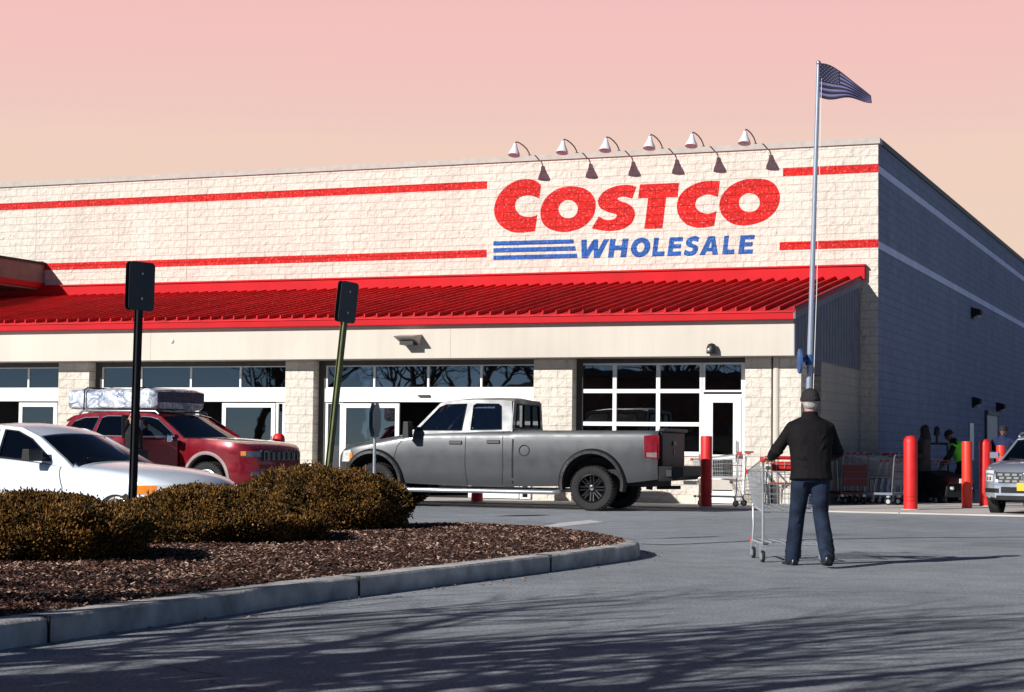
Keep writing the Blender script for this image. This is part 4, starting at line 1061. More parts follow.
side = [(.92, 1.23), (.72, 1.36), (.20, 1.66), (-.05, 1.715), (-.8, 1.74), (-1.6, 1.72), (-1.95, 1.67), (-2.24, 1.27), (-1.2, 1.25), (0, 1.24)]
w1 = [(.66, 1.29), (.58, 1.36), (.18, 1.60), (-.02, 1.645), (-.24, 1.655), (-.22, 1.28)]
w2 = [(-.34, 1.28), (-.34, 1.66), (-1.10, 1.665), (-1.22, 1.63), (-1.30, 1.29)]
w3 = [(-1.40, 1.30), (-1.30, 1.64), (-1.66, 1.63), (-1.88, 1.56), (-2.05, 1.34)]
cabin(jeep, side, [w1, w2, w3], .895, 1.24, .34, [(.18, 1.64), (0, 1.69), (-.5, 1.725), (-1.1, 1.73), (-1.7, 1.70), (-2.0, 1.65), (-2.12, 1.58)], M['jeep_red'], cowl=((.98, 1.20), (.19, 1.63), .05), rear=((-2.28, 1.26), (-2.08, 1.60), .08), frame_m=M['chrome'])
seats(jeep, (.1, -.9), .85, .40, 1.42); steering(jeep, .62, .4, 1.2)
mb = MB()
for sd in (1, -1): mb.tube([(.12, sd * .70, 1.70), (.05, sd * .72, 1.755), (-1.75, sd * .72, 1.765), (-1.85, sd * .71, 1.70)], .022, 8)
mb.build('roof_rail', M['galv'], jeep, smooth=60)
mb = MB()
for pts in ([(.80, 1.24), (.86, .9), (.80, .42)], [(-.29, 1.26), (-.29, .7), (-.33, .38)], [(-1.26, 1.26), (-1.12, .98), (-.98, .75), (-.95, .40)]):
    for sd in (1, -1): jb.seam(mb, pts, sd)
mb.build('door_seam', M['matte_black'], jeep)
mb = MB()   # dark opening where the open front door belongs
jb.patch(mb, [(-.27, .44), (.76, .44), (.78, 1.22), (-.27, 1.235)], -1, .005, .006); mb.build('door_opening', M['int_dark'], jeep)
for (x, sd) in ((-1.0, -1), (-1.0, 1), (-.1, 1)):
    mb = MB(); jb.patch(mb, [(x - .11, 1.08), (x + .11, 1.08), (x + .11, 1.12), (x - .11, 1.12)], sd, .03, .02); mb.build('door_handle', M['chrome'], jeep, bevel=.008)
# open door, hinged at its front edge (its own frame, window and mirror)
de = bpy.data.objects.new('door', None); COL.objects.link(de); de.parent = jeep; de.location = (.80, -.93, 0); de.rotation_euler = (0, 0, radians(52)); de['label'] = 'open front door of the red wagon'
mb = MB(); mb.plate([(-.02, .44), (-1.02, .42), (-1.04, 1.25), (-.02, 1.22)], [], lambda a, b, d: (a, d - .07, b), .11); mb.build('door_panel', M['jeep_red'], de, bevel=.02)
mb = MB(); mb.plate([(-.10, 1.22), (-.22, 1.34), (-.62, 1.60), (-.82, 1.655), (-1.05, 1.665), (-1.04, 1.22)], [[(-.20, 1.25), (-.28, 1.33), (-.65, 1.565), (-.84, 1.615), (-.99, 1.62), (-.985, 1.25)]], lambda a, b, d: (a, d - .02, b), .04); mb.build('window_frame', M['matte_black'], de, bevel=.006)
mb = MB(); mb.plate([(-.20, 1.25), (-.28, 1.33), (-.65, 1.565), (-.84, 1.615), (-.99, 1.62), (-.985, 1.25)], [], lambda a, b, d: (a, d, b), .004); mb.build('window', M['clear_glass'], de)
mb = MB(); mb.box((-.22, -.16, 1.25), (.12, .20, .15), tx=.8); mb.build('mirror', M['chrome'], de, bevel=.03)
mb = MB(); mb.box((-.5, .06, .95), (.8, .03, .5)); mb.build('inner_trim', mat('pale_door_trim', (.36, .33, .30), .8), de, bevel=.02)
mb = MB(); mb.box((.55, .98, 1.28), (.12, .20, .15), tx=.8); mb.build('mirror', M['chrome'], jeep, bevel=.03)
# arches trim, wheels, front
for xa in (-1.45, 1.46):
    for sd in (1, -1):
        mb = MB(); rings = []
        for k in range(23):
            a = -.1 + (pi + .2) * k / 22; ring = []
            for (dr, dy) in ((-.005, -.08), (-.008, .012), (.02, .02), (.05, .012), (.055, -.02)):
                x, z = xa + (.48 + dr) * cos(a), .49 + (.48 + dr) * sin(a); ring.append(Vector((x, sd * (jb.w(min(x, 2.0), max(z, .45)) + dy), z)))
            rings.append(ring)
        mb.loft(rings); mb.build('arch_trim', mat('grey_arch_trim', (.30, .22, .22), .5) if sd == 1 and xa < 0 else bpy.data.materials['grey_arch_trim'], jeep, smooth=40)
        mb = MB(); well(mb, xa, .465, .49, sd * .5, sd * .86); mb.build('wheel_well', M['int_dark'], jeep)
        wheel(jeep, xa, sd * .82, .415, .25, .275, M['galv'], 7, sd, sw=.05)
mb = MB(); mb.span(-2.1, 2.2, -.6, .6, .32, .5); mb.build('chassis', M['int_dark'], jeep)
def front_strip(b, y0, y1, z0, z1, off, th, mb, n=12, xr=(1.6, 2.42)):
    """slab wrapped round the nose: the plan outline of the body at mid height, pushed out by off"""
    zc = (z0 + z1) / 2; out = []
    xs_ = [xr[0] + (xr[1] - xr[0]) * i / 80 for i in range(81)]
    prof = [(b.w(x, zc), x) for x in xs_]            # half width against x
    def xat(y):
        y = abs(y); last = xr[1]
        if y <= prof[-1][0]: return xr[1]
        for (w_, x) in reversed(prof):
            if w_ >= y: return x
        return xr[0]
    rings = []
    for i in range(n + 1):
        y = y0 + (y1 - y0) * i / n; x = xat(y)
        rings.append([Vector((x + off, y, z0)), Vector((x + off - .004, y, z1)), Vector((x + off - th, y, z1)), Vector((x + off - th, y, z0))])
    mb.loft(rings)
mb = MB(); front_strip(jb, -.55, .55, .86, 1.05, .012, .05, mb); gr = mb.build('grille', M['black'], jeep, smooth=40)
mb = MB()
for k in range(7):
    y = -.45 + .15 * k; mb2 = MB(); front_strip(jb, y - .055, y + .055, .87, 1.03, .03, .03, mb2, 3)
    for q in (-1, 1): pass
    o_ = len(mb.v)
    front_strip(jb, y - .06, y - .042, .87, 1.035, .035, .04, mb, 2); front_strip(jb, y + .042, y + .06, .87, 1.035, .035, .04, mb, 2)
    front_strip(jb, y - .06, y + .06, 1.02, 1.04, .036, .04, mb, 2); front_strip(jb, y - .06, y + .06, .865, .882, .036, .04, mb, 2)
mb.build('grille_slot', M['chrome'], gr)
for sd in (1, -1):
    mb = MB(); front_strip(jb, sd * .56, sd * .84, .93, 1.03, .012, .05, mb); hl = mb.build('headlight', mat('smoked_lamp_glass', (.06, .07, .10), .08, coat=1) if sd == 1 else bpy.data.materials['smoked_lamp_glass'], jeep, smooth=40)
    mb = MB(); front_strip(jb, sd * .80, sd * .845, .95, 1.03, .02, .05, mb, 3); mb.build('turn_lamp', bpy.data.materials['amber_lens'], hl)
    mb = MB(); front_strip(jb, sd * .55, sd * .72, .60, .66, .014, .04, mb, 6); mb.build('fog_lamp', bpy.data.materials['smoked_lamp_glass'], jeep, smooth=40)
mb = MB(); front_strip(jb, -.5, .5, .50, .66, .014, .05, mb); mb.build('lower_grille', M['matte_black'], jeep)
for sd in (1, -1):
    mb = MB(); jb.patch(mb, [(-2.32, .95), (-2.05, .95), (-2.0, 1.16), (-2.32, 1.18)], sd, .008, .02); mb.build('tail_lamp', M['tail_red'], jeep)
# mattress in crinkled plastic on the roof
def film():
    m = bpy.data.materials.new('crinkled_clear_plastic'); m.use_nodes = True
    nt = m.node_tree; N, L = nt.nodes, nt.links; b = N['Principled BSDF']
    b.inputs['Roughness'].default_value = .16; b.inputs['Coat Weight'].default_value = .6
    tc = N.new('ShaderNodeTexCoord'); v = N.new('ShaderNodeTexVoronoi'); v.feature = 'DISTANCE_TO_EDGE'; v.inputs['Scale'].default_value = 5
    n = N.new('ShaderNodeTexNoise'); n.inputs['Scale'].default_value = 4; n.inputs['Detail'].default_value = 6; n.inputs['Distortion'].default_value = 1.6
    L.new(tc.outputs['Object'], n.inputs['Vector']); L.new(n.outputs['Color'], v.inputs['Vector'])
    rp = N.new('ShaderNodeValToRGB'); rp.color_ramp.elements[0].color = (.20, .25, .36, 1); rp.color_ramp.elements[1].color = (.82, .83, .86, 1); rp.color_ramp.elements[0].position = .38; rp.color_ramp.elements[1].position = .62
    L.new(n.outputs['Fac'], rp.inputs['Fac']); L.new(rp.outputs['Color'], b.inputs['Base Color'])
    bp = N.new('ShaderNodeBump'); bp.inputs['Strength'].default_value = 1; bp.inputs['Distance'].default_value = .06
    L.new(n.outputs['Fac'], bp.inputs['Height']); L.new(bp.outputs['Normal'], b.inputs['Normal']); return m
mt = thing('wrapped_mattress', 'thick mattress in crinkled clear plastic lying on the red wagon roof', 'mattress', org + HJ * -1.06 + Vector((0, 0, 1.785)), atan2(HJ.y, HJ.x))
def pillow(L_, W_, z0, z1, k, amp, mb, seed):
    n = 26; rings = []
    for i in range(n + 1):
        x = -L_ / 2 + L_ * i / n; e = 1 - max(0, abs(x) / (L_ / 2) - .93) / .07 * .12; ring = []
        for j in range(32):
            a = 2 * pi * j / 32; c, s_ = cos(a), sin(a)
            y = (abs(c) ** .25) * (1 if c > 0 else -1) * W_ / 2 * e; z = (abs(s_) ** .3) * (1 if s_ > 0 else -1) * (z1 - z0) / 2 * e + (z0 + z1) / 2
            d = noise.noise(Vector((x * 5 + seed, y * 5, z * 9))) * amp
            ring.append(Vector((x, y * (1 + d * .5), z + d * .6 * (1 if s_ > 0 else .3))))
        rings.append(ring)
    mb.loft(rings)
mb = MB(); pillow(2.22, 1.52, .0, .40, 8, .06, mb, 3); mb.build('wrapping', film(), mt, smooth=60)
mb = MB()
mb.span(1.08, 1.125, -.68, .68, .14, .345)
mb.build('quilted_end', mat('dark_quilted_end', (.05, .05, .10), .6, var=.5, scale=14, bump=.8, bscale=20), mt, bevel=.02)
mb = MB()
for x in (-.6, .6): mb.tube([(x, -.80, -.02), (x, -.79, .38), (x, -.72, .415), (x, .72, .415), (x, .79, .38), (x, .8, -.02)], .014, 6)
mb.build('strap', M['matte_black'], mt)

# ============ white car at the left
HS = HJ; LS = LJ
ps = Vector(((140 - 512) / FPX * 22.3, 22.3, 0)); org = ps - HS * 2.05 + LS * .84
car = thing('white_car', 'low white sedan nose right behind the shrubs at the left edge', 'car', org, atan2(HS.y, HS.x))
M['car_white'] = paint('white_car_paint', (.70, .76, .85), .25, 0, 1.0)
cb = Body([(-2.25, .92), (-2.1, .99), (-1.5, 1.0), (-.9, .98), (-.2, .945), (.4, .90), (.85, .855), (1.2, .835), (1.9, .775), (2.32, .69), (2.50, .60), (2.58, .50)],
          [(-2.25, .70), (-2.05, .80), (-1.3, .865), (0, .87), (1.3, .87), (1.9, .845), (2.22, .76), (2.42, .62), (2.58, .44)],
          [(-2.25, .36), (-1.8, .28), (0, .22), (2.1, .24), (2.58, .28)],
          [(-1.32, .34, .27), (1.72, .32, .22)],
          [(0, .94), (.12, .985), (.3, 1.0), (.55, .99), (.72, 1.0), (.9, .98), (1, .925)], .09, (-1.55, .80))
cb.mesh('body', [M['car_white'], M['int_dark']], car)
side = [(.98, .845), (.80, .95), (.25, 1.23), (-.10, 1.345), (-.55, 1.375), (-1.0, 1.33), (-1.45, 1.16), (-1.75, 1.0), (-.9, .97), (-.2, .935), (.4, .89)]
w1 = [(.58, .93), (.50, .99), (.14, 1.20), (-.14, 1.295), (-.38, 1.315), (-.36, .955)]
w2 = [(-.46, .965), (-.48, 1.315), (-.62, 1.32), (-.98, 1.275), (-1.30, 1.14), (-1.42, 1.01)]
cabin(car, side, [w1, w2], .785, .90, .44, [(.22, 1.235), (.05, 1.295), (-.12, 1.335), (-.4, 1.365), (-.7, 1.365), (-1.0, 1.325), (-1.15, 1.28)], M['car_white'], cowl=((1.06, .845), (.22, 1.225), .04), rear=((-1.85, .99), (-1.12, 1.27), .06), crown=.045, bulge=.10, glassm='car_glass')
seats(car, (-.35,), .62, .34, 1.1); steering(car, .22, .36, .93)
mb = MB(); mb.tube([(1.0, .55, .875), (1.02, 0, .93), (.86, -.5, .96)], .012, 5); mb.tube([(1.02, -.05, .92), (.93, -.5, .97)], .012, 5); mb.build('wiper', M['matte_black'], car)
for sd in (1, -1):
    mb = MB(); mb.tube([(.50, sd * .78, .95), (.48, sd * .9, .97)], .02, 6); mb.box((.46, sd * .98, 1.0), (.14, .24, .15), tx=.75); mb.build('mirror', M['black'], car, bevel=.04)
    mb = MB(); front_strip(cb, sd * .48, sd * .80, .545, .66, .012, .06, mb, 10, (1.7, 2.58)); hl = mb.build('headlight', bpy.data.materials['headlight_lens'], car, smooth=40)
    mb = MB(); front_strip(cb, sd * .74, sd * .835, .55, .655, .02, .06, mb, 6, (1.7, 2.58)); mb.build('turn_lamp', bpy.data.materials['amber_lens'], hl, smooth=40)
    mb = MB(); cb.patch(mb, [(-2.2, .70), (-1.98, .70), (-1.95, .88), (-2.2, .90)], sd, .008, .02); mb.build('tail_lamp', M['tail_red'], car)
    for xa in (-1.32, 1.72):
        wheel(car, xa, sd * .75, .31, .19, .20, M['galv'], 7, sd, sw=.04)
        mb = MB(); well(mb, xa, .325, .27, sd * .5, sd * .78); mb.build('wheel_well', M['int_dark'], car)
mb = MB()
for pts in ([(.78, .86), (.86, .6), (.80, .30)], [(-.42, .95), (-.42, .6), (-.45, .26)]):
    for sd in (1, -1): cb.seam(mb, pts, sd)
mb.build('door_seam', M['matte_black'], car)
mb = MB(); front_strip(cb, -.4, .4, .40, .52, .012, .05, mb, 8, (1.7, 2.58)); mb.build('grille', M['matte_black'], car)
mb = MB(); mb.span(-2.0, 1.9, -.5, .5, .2, .4); mb.build('chassis', M['int_dark'], car)
tg = MB(); tg.ell((.0, 0, .09), (.15, .28, .10), 14, 8); tg.ell((.02, .22, .08), (.13, .16, .08), 12, 8); tg.ell((-.02, -.24, .07), (.12, .14, .09), 12, 8)  # pink lumps added in place of the red wagon's reflection in the windscreen
pc = tag(tg.build('pink_reflection', mat('reflection_pink', (.62, .06, .14), .8, var=.3, scale=9, bump=.6, bscale=14), None, smooth=60), 'pink lumps standing for the red wagon reflection in the white sedan windscreen', 'reflection')
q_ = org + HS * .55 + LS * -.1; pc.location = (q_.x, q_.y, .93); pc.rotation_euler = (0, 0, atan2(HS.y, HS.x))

# ============ silver SUV entering at the right edge
HY = Vector((-.50, -.866, 0)); LY = Vector((-HY.y, HY.x, 0))      # left of forward
pw = gnd(997, 514); org = pw - HY * 1.27 + LY * .74
# the wheel seen is on the car's right hand side (left in the photo)
ven = thing('silver_suv', 'small silver suv with black grille and yellow plate at the right edge', 'suv', org, atan2(HY.y, HY.x))
M['silver'] = paint('silver_blue_paint', (.40, .44, .52), .28, .6, 1.0)
vb = Body([(-2.0, 1.0), (-1.85, 1.04), (-.5, 1.03), (.7, 1.0), (1.0, .985), (1.5, .93), (1.8, .86), (1.95, .76), (2.02, .64)],
          [(-2.0, .72), (-1.8, .82), (-1.2, .875), (.8, .88), (1.4, .88), (1.68, .85), (1.85, .76), (1.95, .66), (2.02, .58)],
          [(-2.0, .42), (-1.6, .33), (0, .28), (1.6, .31), (2.02, .32)],
          [(-1.25, .40, .36), (1.27, .40, .36)],
          [(0, .95), (.12, .99), (.3, 1.0), (.55, .99), (.75, 1.0), (.9, .98), (1, .93)], .06, (-1.9, .75))
vb.mesh('body', [M['silver'], M['int_dark']], ven)
side = [(.86, 1.0), (.70, 1.1), (.18, 1.42), (-.05, 1.49), (-.7, 1.53), (-1.4, 1.49), (-1.75, 1.42), (-1.9, 1.04), (-.9, 1.02), (0, 1.01)]
w1 = [(.56, 1.07), (.14, 1.36), (-.04, 1.41), (-.28, 1.43), (-.28, 1.05)]
w2 = [(-.38, 1.05), (-.38, 1.435), (-.9, 1.435), (-1.5, 1.40), (-1.6, 1.08)]
cabin(ven, side, [w1, w2], .80, 1.0, .34, [(.16, 1.425), (0, 1.475), (-.5, 1.515), (-1.1, 1.505), (-1.6, 1.455), (-1.75, 1.41)], M['silver'], cowl=((.94, .985), (.17, 1.41), .05), rear=((-1.93, 1.05), (-1.74, 1.4), .08), bulge=.09)
seats(ven, (-.2,), .7, .36, 1.22); steering(ven, .4, .36, 1.05)
mb = MB()
for sd in (1, -1): mb.tube([(.1, sd * .62, 1.48), (-.1, sd * .63, 1.545), (-1.4, sd * .63, 1.535), (-1.5, sd * .62, 1.47)], .02, 6)
mb.build('roof_rail', M['galv'], ven)
F_ = (1.3, 2.02)
mb = MB(); front_strip(vb, -.56, .56, .60, .80, .012, .06, mb, 12, F_); gr = mb.build('grille', M['black'], ven, smooth=40)
mb = MB()
for r_ in range(3):
    for k in range(8):
        y = -.47 + .134 * k + (.03 if r_ % 2 else 0); front_strip(vb, y - .045, y + .045, .615 + r_ * .06, .655 + r_ * .06, .024, .02, mb, 2, F_)
mb.build('grille_insert', mat('grille_grey', (.10, .105, .11), .4, .5), gr)
mb = MB(); mb.lathe([(.07, 2.04), (.075, 2.055), (.05, 2.062), (.002, 2.062)], (0, 0, .72), 'X', 20); mb.build('emblem', M['chrome'], gr)
for sd in (1, -1):
    mb = MB(); front_strip(vb, sd * .60, sd * .84, .77, .83, .014, .05, mb, 8, F_); mb.build('turn_lamp', bpy.data.materials['headlight_lens'], ven, smooth=40)
    mb = MB(); front_strip(vb, sd * .62, sd * .82, .62, .74, .016, .05, mb, 8, F_); hl = mb.build('headlight', bpy.data.materials['headlight_lens'], ven, smooth=40, bevel=.01)
    mb = MB(); front_strip(vb, sd * .66, sd * .77, .645, .715, .03, .03, mb, 4, F_); mb.build('lens', M['chrome'], hl)
    mb = MB(); front_strip(vb, sd * .5, sd * .84, .42, .50, .014, .05, mb, 8, F_); mb.build('air_vent', M['matte_black'], ven, smooth=40)
    mb = MB(); mb.tube([(.62, sd * .80, 1.06), (.6, sd * .9, 1.08)], .02, 6); mb.box((.58, sd * .97, 1.11), (.11, .17, .12), tx=.75); mb.build('mirror', M['siding'], ven, bevel=.04)
    for xa in (-1.25, 1.27):
        wheel(ven, xa, sd * .74, .325, .19, .215, M['galv'], 5, sd, sw=.05)
        mb = MB(); well(mb, xa, .385, .36, sd * .5, sd * .78); mb.build('wheel_well', M['int_dark'], ven)
mb = MB(); front_strip(vb, -.46, .46, .42, .53, .012, .05, mb, 8, F_); mb.build('lower_grille', M['matte_black'], ven)
mb = MB(); front_strip(vb, -.80, .80, .29, .37, .016, .05, mb, 12, F_); mb.build('skid_trim', M['matte_black'], ven, smooth=40)
mb = MB(); mb.span(2.035, 2.05, -.16, .16, .46, .61); mb.build('number_plate', mat('yellow_plate', (.80, .48, .02), .4, var=.06), ven, bevel=.004)
mb = MB()
for sd in (1, -1): mb.tube([(1.02, sd * .1, 1.03), (.90, sd * .6, 1.05)], .012, 5)
mb.build('wiper', M['matte_black'], ven)
mb = MB(); mb.span(-1.8, 1.7, -.5, .5, .26, .5); mb.build('chassis', M['int_dark'], ven)
# ------------------------------------------------------------------ people
M['skin'] = mat('skin', (.46, .27, .19), .55, var=.08)
M['skin_dark'] = mat('skin_brown', (.20, .10, .065), .55, var=.08)
M['hair_white'] = mat('white_hair', (.42, .40, .38), .8, var=.2, scale=40, bump=.5)
M['hair_dark'] = mat('dark_hair', (.018, .013, .011), .6, var=.3, scale=40, bump=.4)
M['hair_fair'] = mat('fair_hair', (.36, .24, .11), .7, var=.2, scale=30)
def cloth(name, col, rough=.85, bump=.8, sc=9, var=.18):
    return mat(name, col, rough, var=var, scale=7, bump=bump, bscale=sc, spec=.25, bdist=.02)
M['jacket_black'] = cloth('black_jacket_cloth', (.0055, .0042, .0055))
M['jeans'] = cloth('dark_blue_denim', (.012, .020, .041), var=.6)
M['shoe_black'] = mat('black_shoe_leather', (.012, .012, .013), .35, var=.2, coat=.3)
M['cap_grey'] = cloth('charcoal_knit_cap', (.030, .026, .028), bump=.6, sc=40)
def lerp(a, b, t): return a + (b - a) * t
class Pose:
    """joint positions in the person's own frame: x right, y forward, z up"""
    def __init__(s, h=1.76, lean=.0, feet=((-.10, -.05), (.10, .05)), lift=(0, 0), hands=((-.25, .1, .85), (.25, .1, .85)), turn=0, head_tilt=0, shoulder=.20, hip=.09, stride=0, elbow_out=.10, head_fwd=0, slim=1.0):
        k = h / 1.76; s.k = k; s.slim = slim
        s.pelvis = Vector((0, -.02, .93 * k))
        up = Vector((0, sin(lean), cos(lean)))
        s.up = up
        s.waist = s.pelvis + up * .14 * k; s.chest = s.pelvis + up * .36 * k; s.neck = s.pelvis + up * .535 * k
        s.head = s.neck + (up * .6 + Vector((0, sin(head_fwd), cos(head_fwd))) * .4).normalized() * .165 * k
        s.head_tilt, s.turn = head_tilt, turn
        s.hips, s.knees, s.ankles, s.toes, s.sh, s.el, s.wr, s.hd = [], [], [], [], [], [], [], []
        for i, sd in enumerate((-1, 1)):
            hp = s.pelvis + Vector((sd * hip * k, 0, -.02)); an = Vector((feet[i][0], feet[i][1], .085 * k + lift[i]))
            d = an - hp; L_ = (.445 + .415) * k
            mid = (hp + an) / 2; half = d.length / 2; b = sqrt(max(0, (L_ / 2) ** 2 - half * half)) if d.length < L_ else 0
            s.hips.append(hp); s.knees.append(mid + Vector((0, 1, 0)) * b); s.ankles.append(an)
            s.toes.append(an + Vector((sd * .03, .15 * k, -.045 - lift[i] * .6)))
            sh = s.neck + Vector((sd * shoulder * k, 0, 0)) - up * .095 * k
            wr = Vector(hands[i]); d = wr - sh; ua, fa = .30 * k, .27 * k
            dl = min(d.length, ua + fa - .004); wr = sh + d.normalized() * dl
            a = (ua * ua - fa * fa + dl * dl) / (2 * dl); hgt = sqrt(max(0, ua * ua - a * a))
            pole = Vector((sd * elbow_out * 6, -.35, -1.0)); dn = d.normalized(); pole = (pole - dn * pole.dot(dn)).normalized()
            s.sh.append(sh); s.el.append(sh + dn * a + pole * hgt); s.wr.append(wr); s.hd.append((wr - s.el[-1]).normalized())
def remesh(o, v=.012, sm=2):
    m = o.modifiers.new('join', 'REMESH'); m.mode = 'VOXEL'; m.voxel_size = v; m.use_smooth_shade = True
    if sm:
        q = o.modifiers.new('soft', 'SMOOTH'); q.iterations = sm; q.factor = .5
    return o
def ringz(c, rx, ry, n=20, ax=None, pw=2.3):
    X, Y = (Vector((1, 0, 0)), Vector((0, 1, 0))) if ax is None else ax
    out = []
    for j in range(n):
        a = 2 * pi * j / n; c_, s_ = cos(a), sin(a)
        k = (abs(c_) ** pw + abs(s_) ** pw) ** (-1 / pw)
        out.append(c + X * rx * c_ * k + Y * ry * s_ * k)
    return out
def trunk(mb, P, g=0.0, z0=None, flare=1.0, top=True):
    k = P.k; up = P.up; Y = Vector((0, 1, 0)) - up * up.y; Y.normalize(); ax = (Vector((1, 0, 0)), Y); sl = P.slim
    R = []
    lo = P.pelvis - up * .06 * k if z0 is None else P.pelvis + up * z0
    R.append(ringz(lo, (.180 * sl + g) * flare, (.128 + g) * flare, ax=ax))
    R.append(ringz(P.pelvis + up * .03, (.170 * sl + g) * (1 + (flare - 1) * .6), .122 + g, ax=ax))
    R.append(ringz(P.waist, (.158 if g < .02 else .178) * sl + g, .112 + g, ax=ax))
    R.append(ringz(P.chest - up * .06, (.178 if g < .02 else .196) * sl + g, .122 + g, ax=ax))
    R.append(ringz(P.chest + up * .06, .195 * sl + g, .122 + g, ax=ax))
    R.append(ringz(P.neck - up * .07 * k, .175 * sl + g, .098 + g, ax=ax))
    R.append(ringz(P.neck - up * .02 * k, .09 + g, .075 + g, ax=ax))
    if top: R.append(ringz(P.neck + up * .02, .06 + g, .06 + g, ax=ax))
    mb.loft(R)
def limbs_arm(mb, P, i, r, cut=1.0):
    e = P.wr[i] if cut >= 1 else P.el[i].lerp(P.wr[i], cut)
    sh, el = P.sh[i], P.el[i]; a = sh.lerp(el, .5); b = el.lerp(e, .4)
    mb.tube([sh, a, el, b, e], [r[0], r[0] * .93, r[1], r[1] * .98, r[2]], 14, round_ends=True)
def limbs_leg(mb, P, i, r, end=0.0):
    h_, k_, a_ = P.hips[i], P.knees[i], P.ankles[i] + Vector((0, 0, end))
    mb.tube([h_, h_.lerp(k_, .3), h_.lerp(k_, .7), k_, k_.lerp(a_, .35), k_.lerp(a_, .75), a_], [r[0], r[0] * .98, r[1] * 1.1, r[1], r[1] * 1.0, r[2] * 1.08, r[2]], 16, round_ends=True)
def hand(mb, P, i, grip=None):
    """palm, four fingers of different lengths and a thumb from the side of the palm; grip = axis of a bar to curl round"""
    w = P.wr[i]; f = P.hd[i]; sd = -1 if i == 0 else 1; k = P.k
    if grip is not None:
        ax = Vector(grip).normalized(); dn = Vector((0, 0, -1)); f = (f - ax * f.dot(ax)).normalized()
        side = ax
    else:
        side = Vector((0, 1, 0)); side = (side - f * side.dot(f)).normalized(); dn = Vector((-sd, 0, 0)); dn = (dn - f * dn.dot(f)).normalized()
        ax = side
    pd = f.cross(ax); pd = pd if pd.dot(dn) > 0 else -pd
    c0, c1 = w, w + f * .085 * k
    rings = []
    for t, wd, th in ((0, .026, .022), (.3, .036, .020), (.75, .043, .016), (1, .040, .013)):
        c = c0.lerp(c1, t); rings.append([c + ax * wd * cos(q) + pd * th * sin(q) for q in [2 * pi * j / 12 for j in range(12)]])
    mb.loft(rings)
    curl = 1.0 if grip is not None else .35
    for j, (o, l) in enumerate(((-.031, .070), (-.010, .080), (.012, .075), (.031, .058))):
        b = c1 - f * .012 + ax * o; l *= k; pts = [b]; d = f.copy(); q = b
        for s_, a in ((.45, .35), (.32, 1.0), (.23, .9)):
            d = (d * cos(a * curl) + pd * sin(a * curl)).normalized(); q = q + d * l * s_ * 1.05; pts.append(q)
        mb.tube(pts, [.0092, .0088, .0080, .0068], 8, round_ends=True)
    tb_ = w + f * .028 + ax * (-.034 if (i == 1) else .034) * (1 if grip is None else (1 if True else 1))
    o_ = (tb_ - (w + f * .028)).normalized()
    mb.tube([tb_ - o_ * .015, tb_ + o_ * .014 + f * .02 + pd * .012, tb_ + o_ * .008 + f * .045 + pd * .034, tb_ - o_ * .006 + f * .055 + pd * .052], [.013, .0115, .010, .008], 8, round_ends=True)
def head(mb, P):
    k = P.k; T = Matrix.Rotation(P.turn, 3, 'Z') @ Matrix.Rotation(-P.head_tilt, 3, 'X'); c = P.head
    mb.tube([P.neck - P.up * .05, P.neck + P.up * .03, c - Vector((0, .005, .04))], [.062, .056, .056], 14, round_ends=True)
    mb.ell(c + T @ Vector((0, -.008, .03)) * k, Vector((.076, .094, .098)) * k, 20, 14, M=T)
    mb.ell(c + T @ Vector((0, .022, -.035)) * k, Vector((.058, .068, .078)) * k, 18, 12, M=T)
    mb.tube([c + T @ Vector((0, .082, .025)) * k, c + T @ Vector((0, .100, -.005)) * k, c + T @ Vector((0, .108, -.022)) * k, c + T @ Vector((0, .086, -.03)) * k], [.010, .012, .016, .013], 8, round_ends=True)
    mb.ell(c + T @ Vector((0, .082, -.060)) * k, Vector((.024, .012, .008)) * k, 10, 6, M=T); mb.ell(c + T @ Vector((0, .078, -.074)) * k, Vector((.022, .012, .008)) * k, 10, 6, M=T)
    mb.ell(c + T @ Vector((0, .066, -.098)) * k, Vector((.022, .02, .018)) * k, 10, 6, M=T)
    for sd in (-1, 1):
        mb.ell(c + T @ Vector((sd * .078, -.008, -.002)) * k, Vector((.011, .020, .033)) * k, 8, 8, M=T @ Matrix.Rotation(sd * .35, 3, 'Z'))
        mb.ell(c + T @ Vector((sd * .032, .083, .028)) * k, Vector((.020, .012, .007)) * k, 8, 6, M=T)
    return T
def face(t, P, T):
    k = P.k
    for sd in (-1, 1):
        mb = MB(); mb.ell(P.head + T @ Vector((sd * .031, .083, .010)) * k, (.0115, .009, .008), 10, 6); mb.build('eye', M['black'], t, smooth=180)
    mb = MB(); mb.ell(P.head + T @ Vector((0, .088, -.067)) * k, (.023, .008, .003), 10, 6); mb.build('mouth', mat('lips', (.26, .10, .09), .5) if 'lips' not in bpy.data.materials else bpy.data.materials['lips'], t, smooth=180)
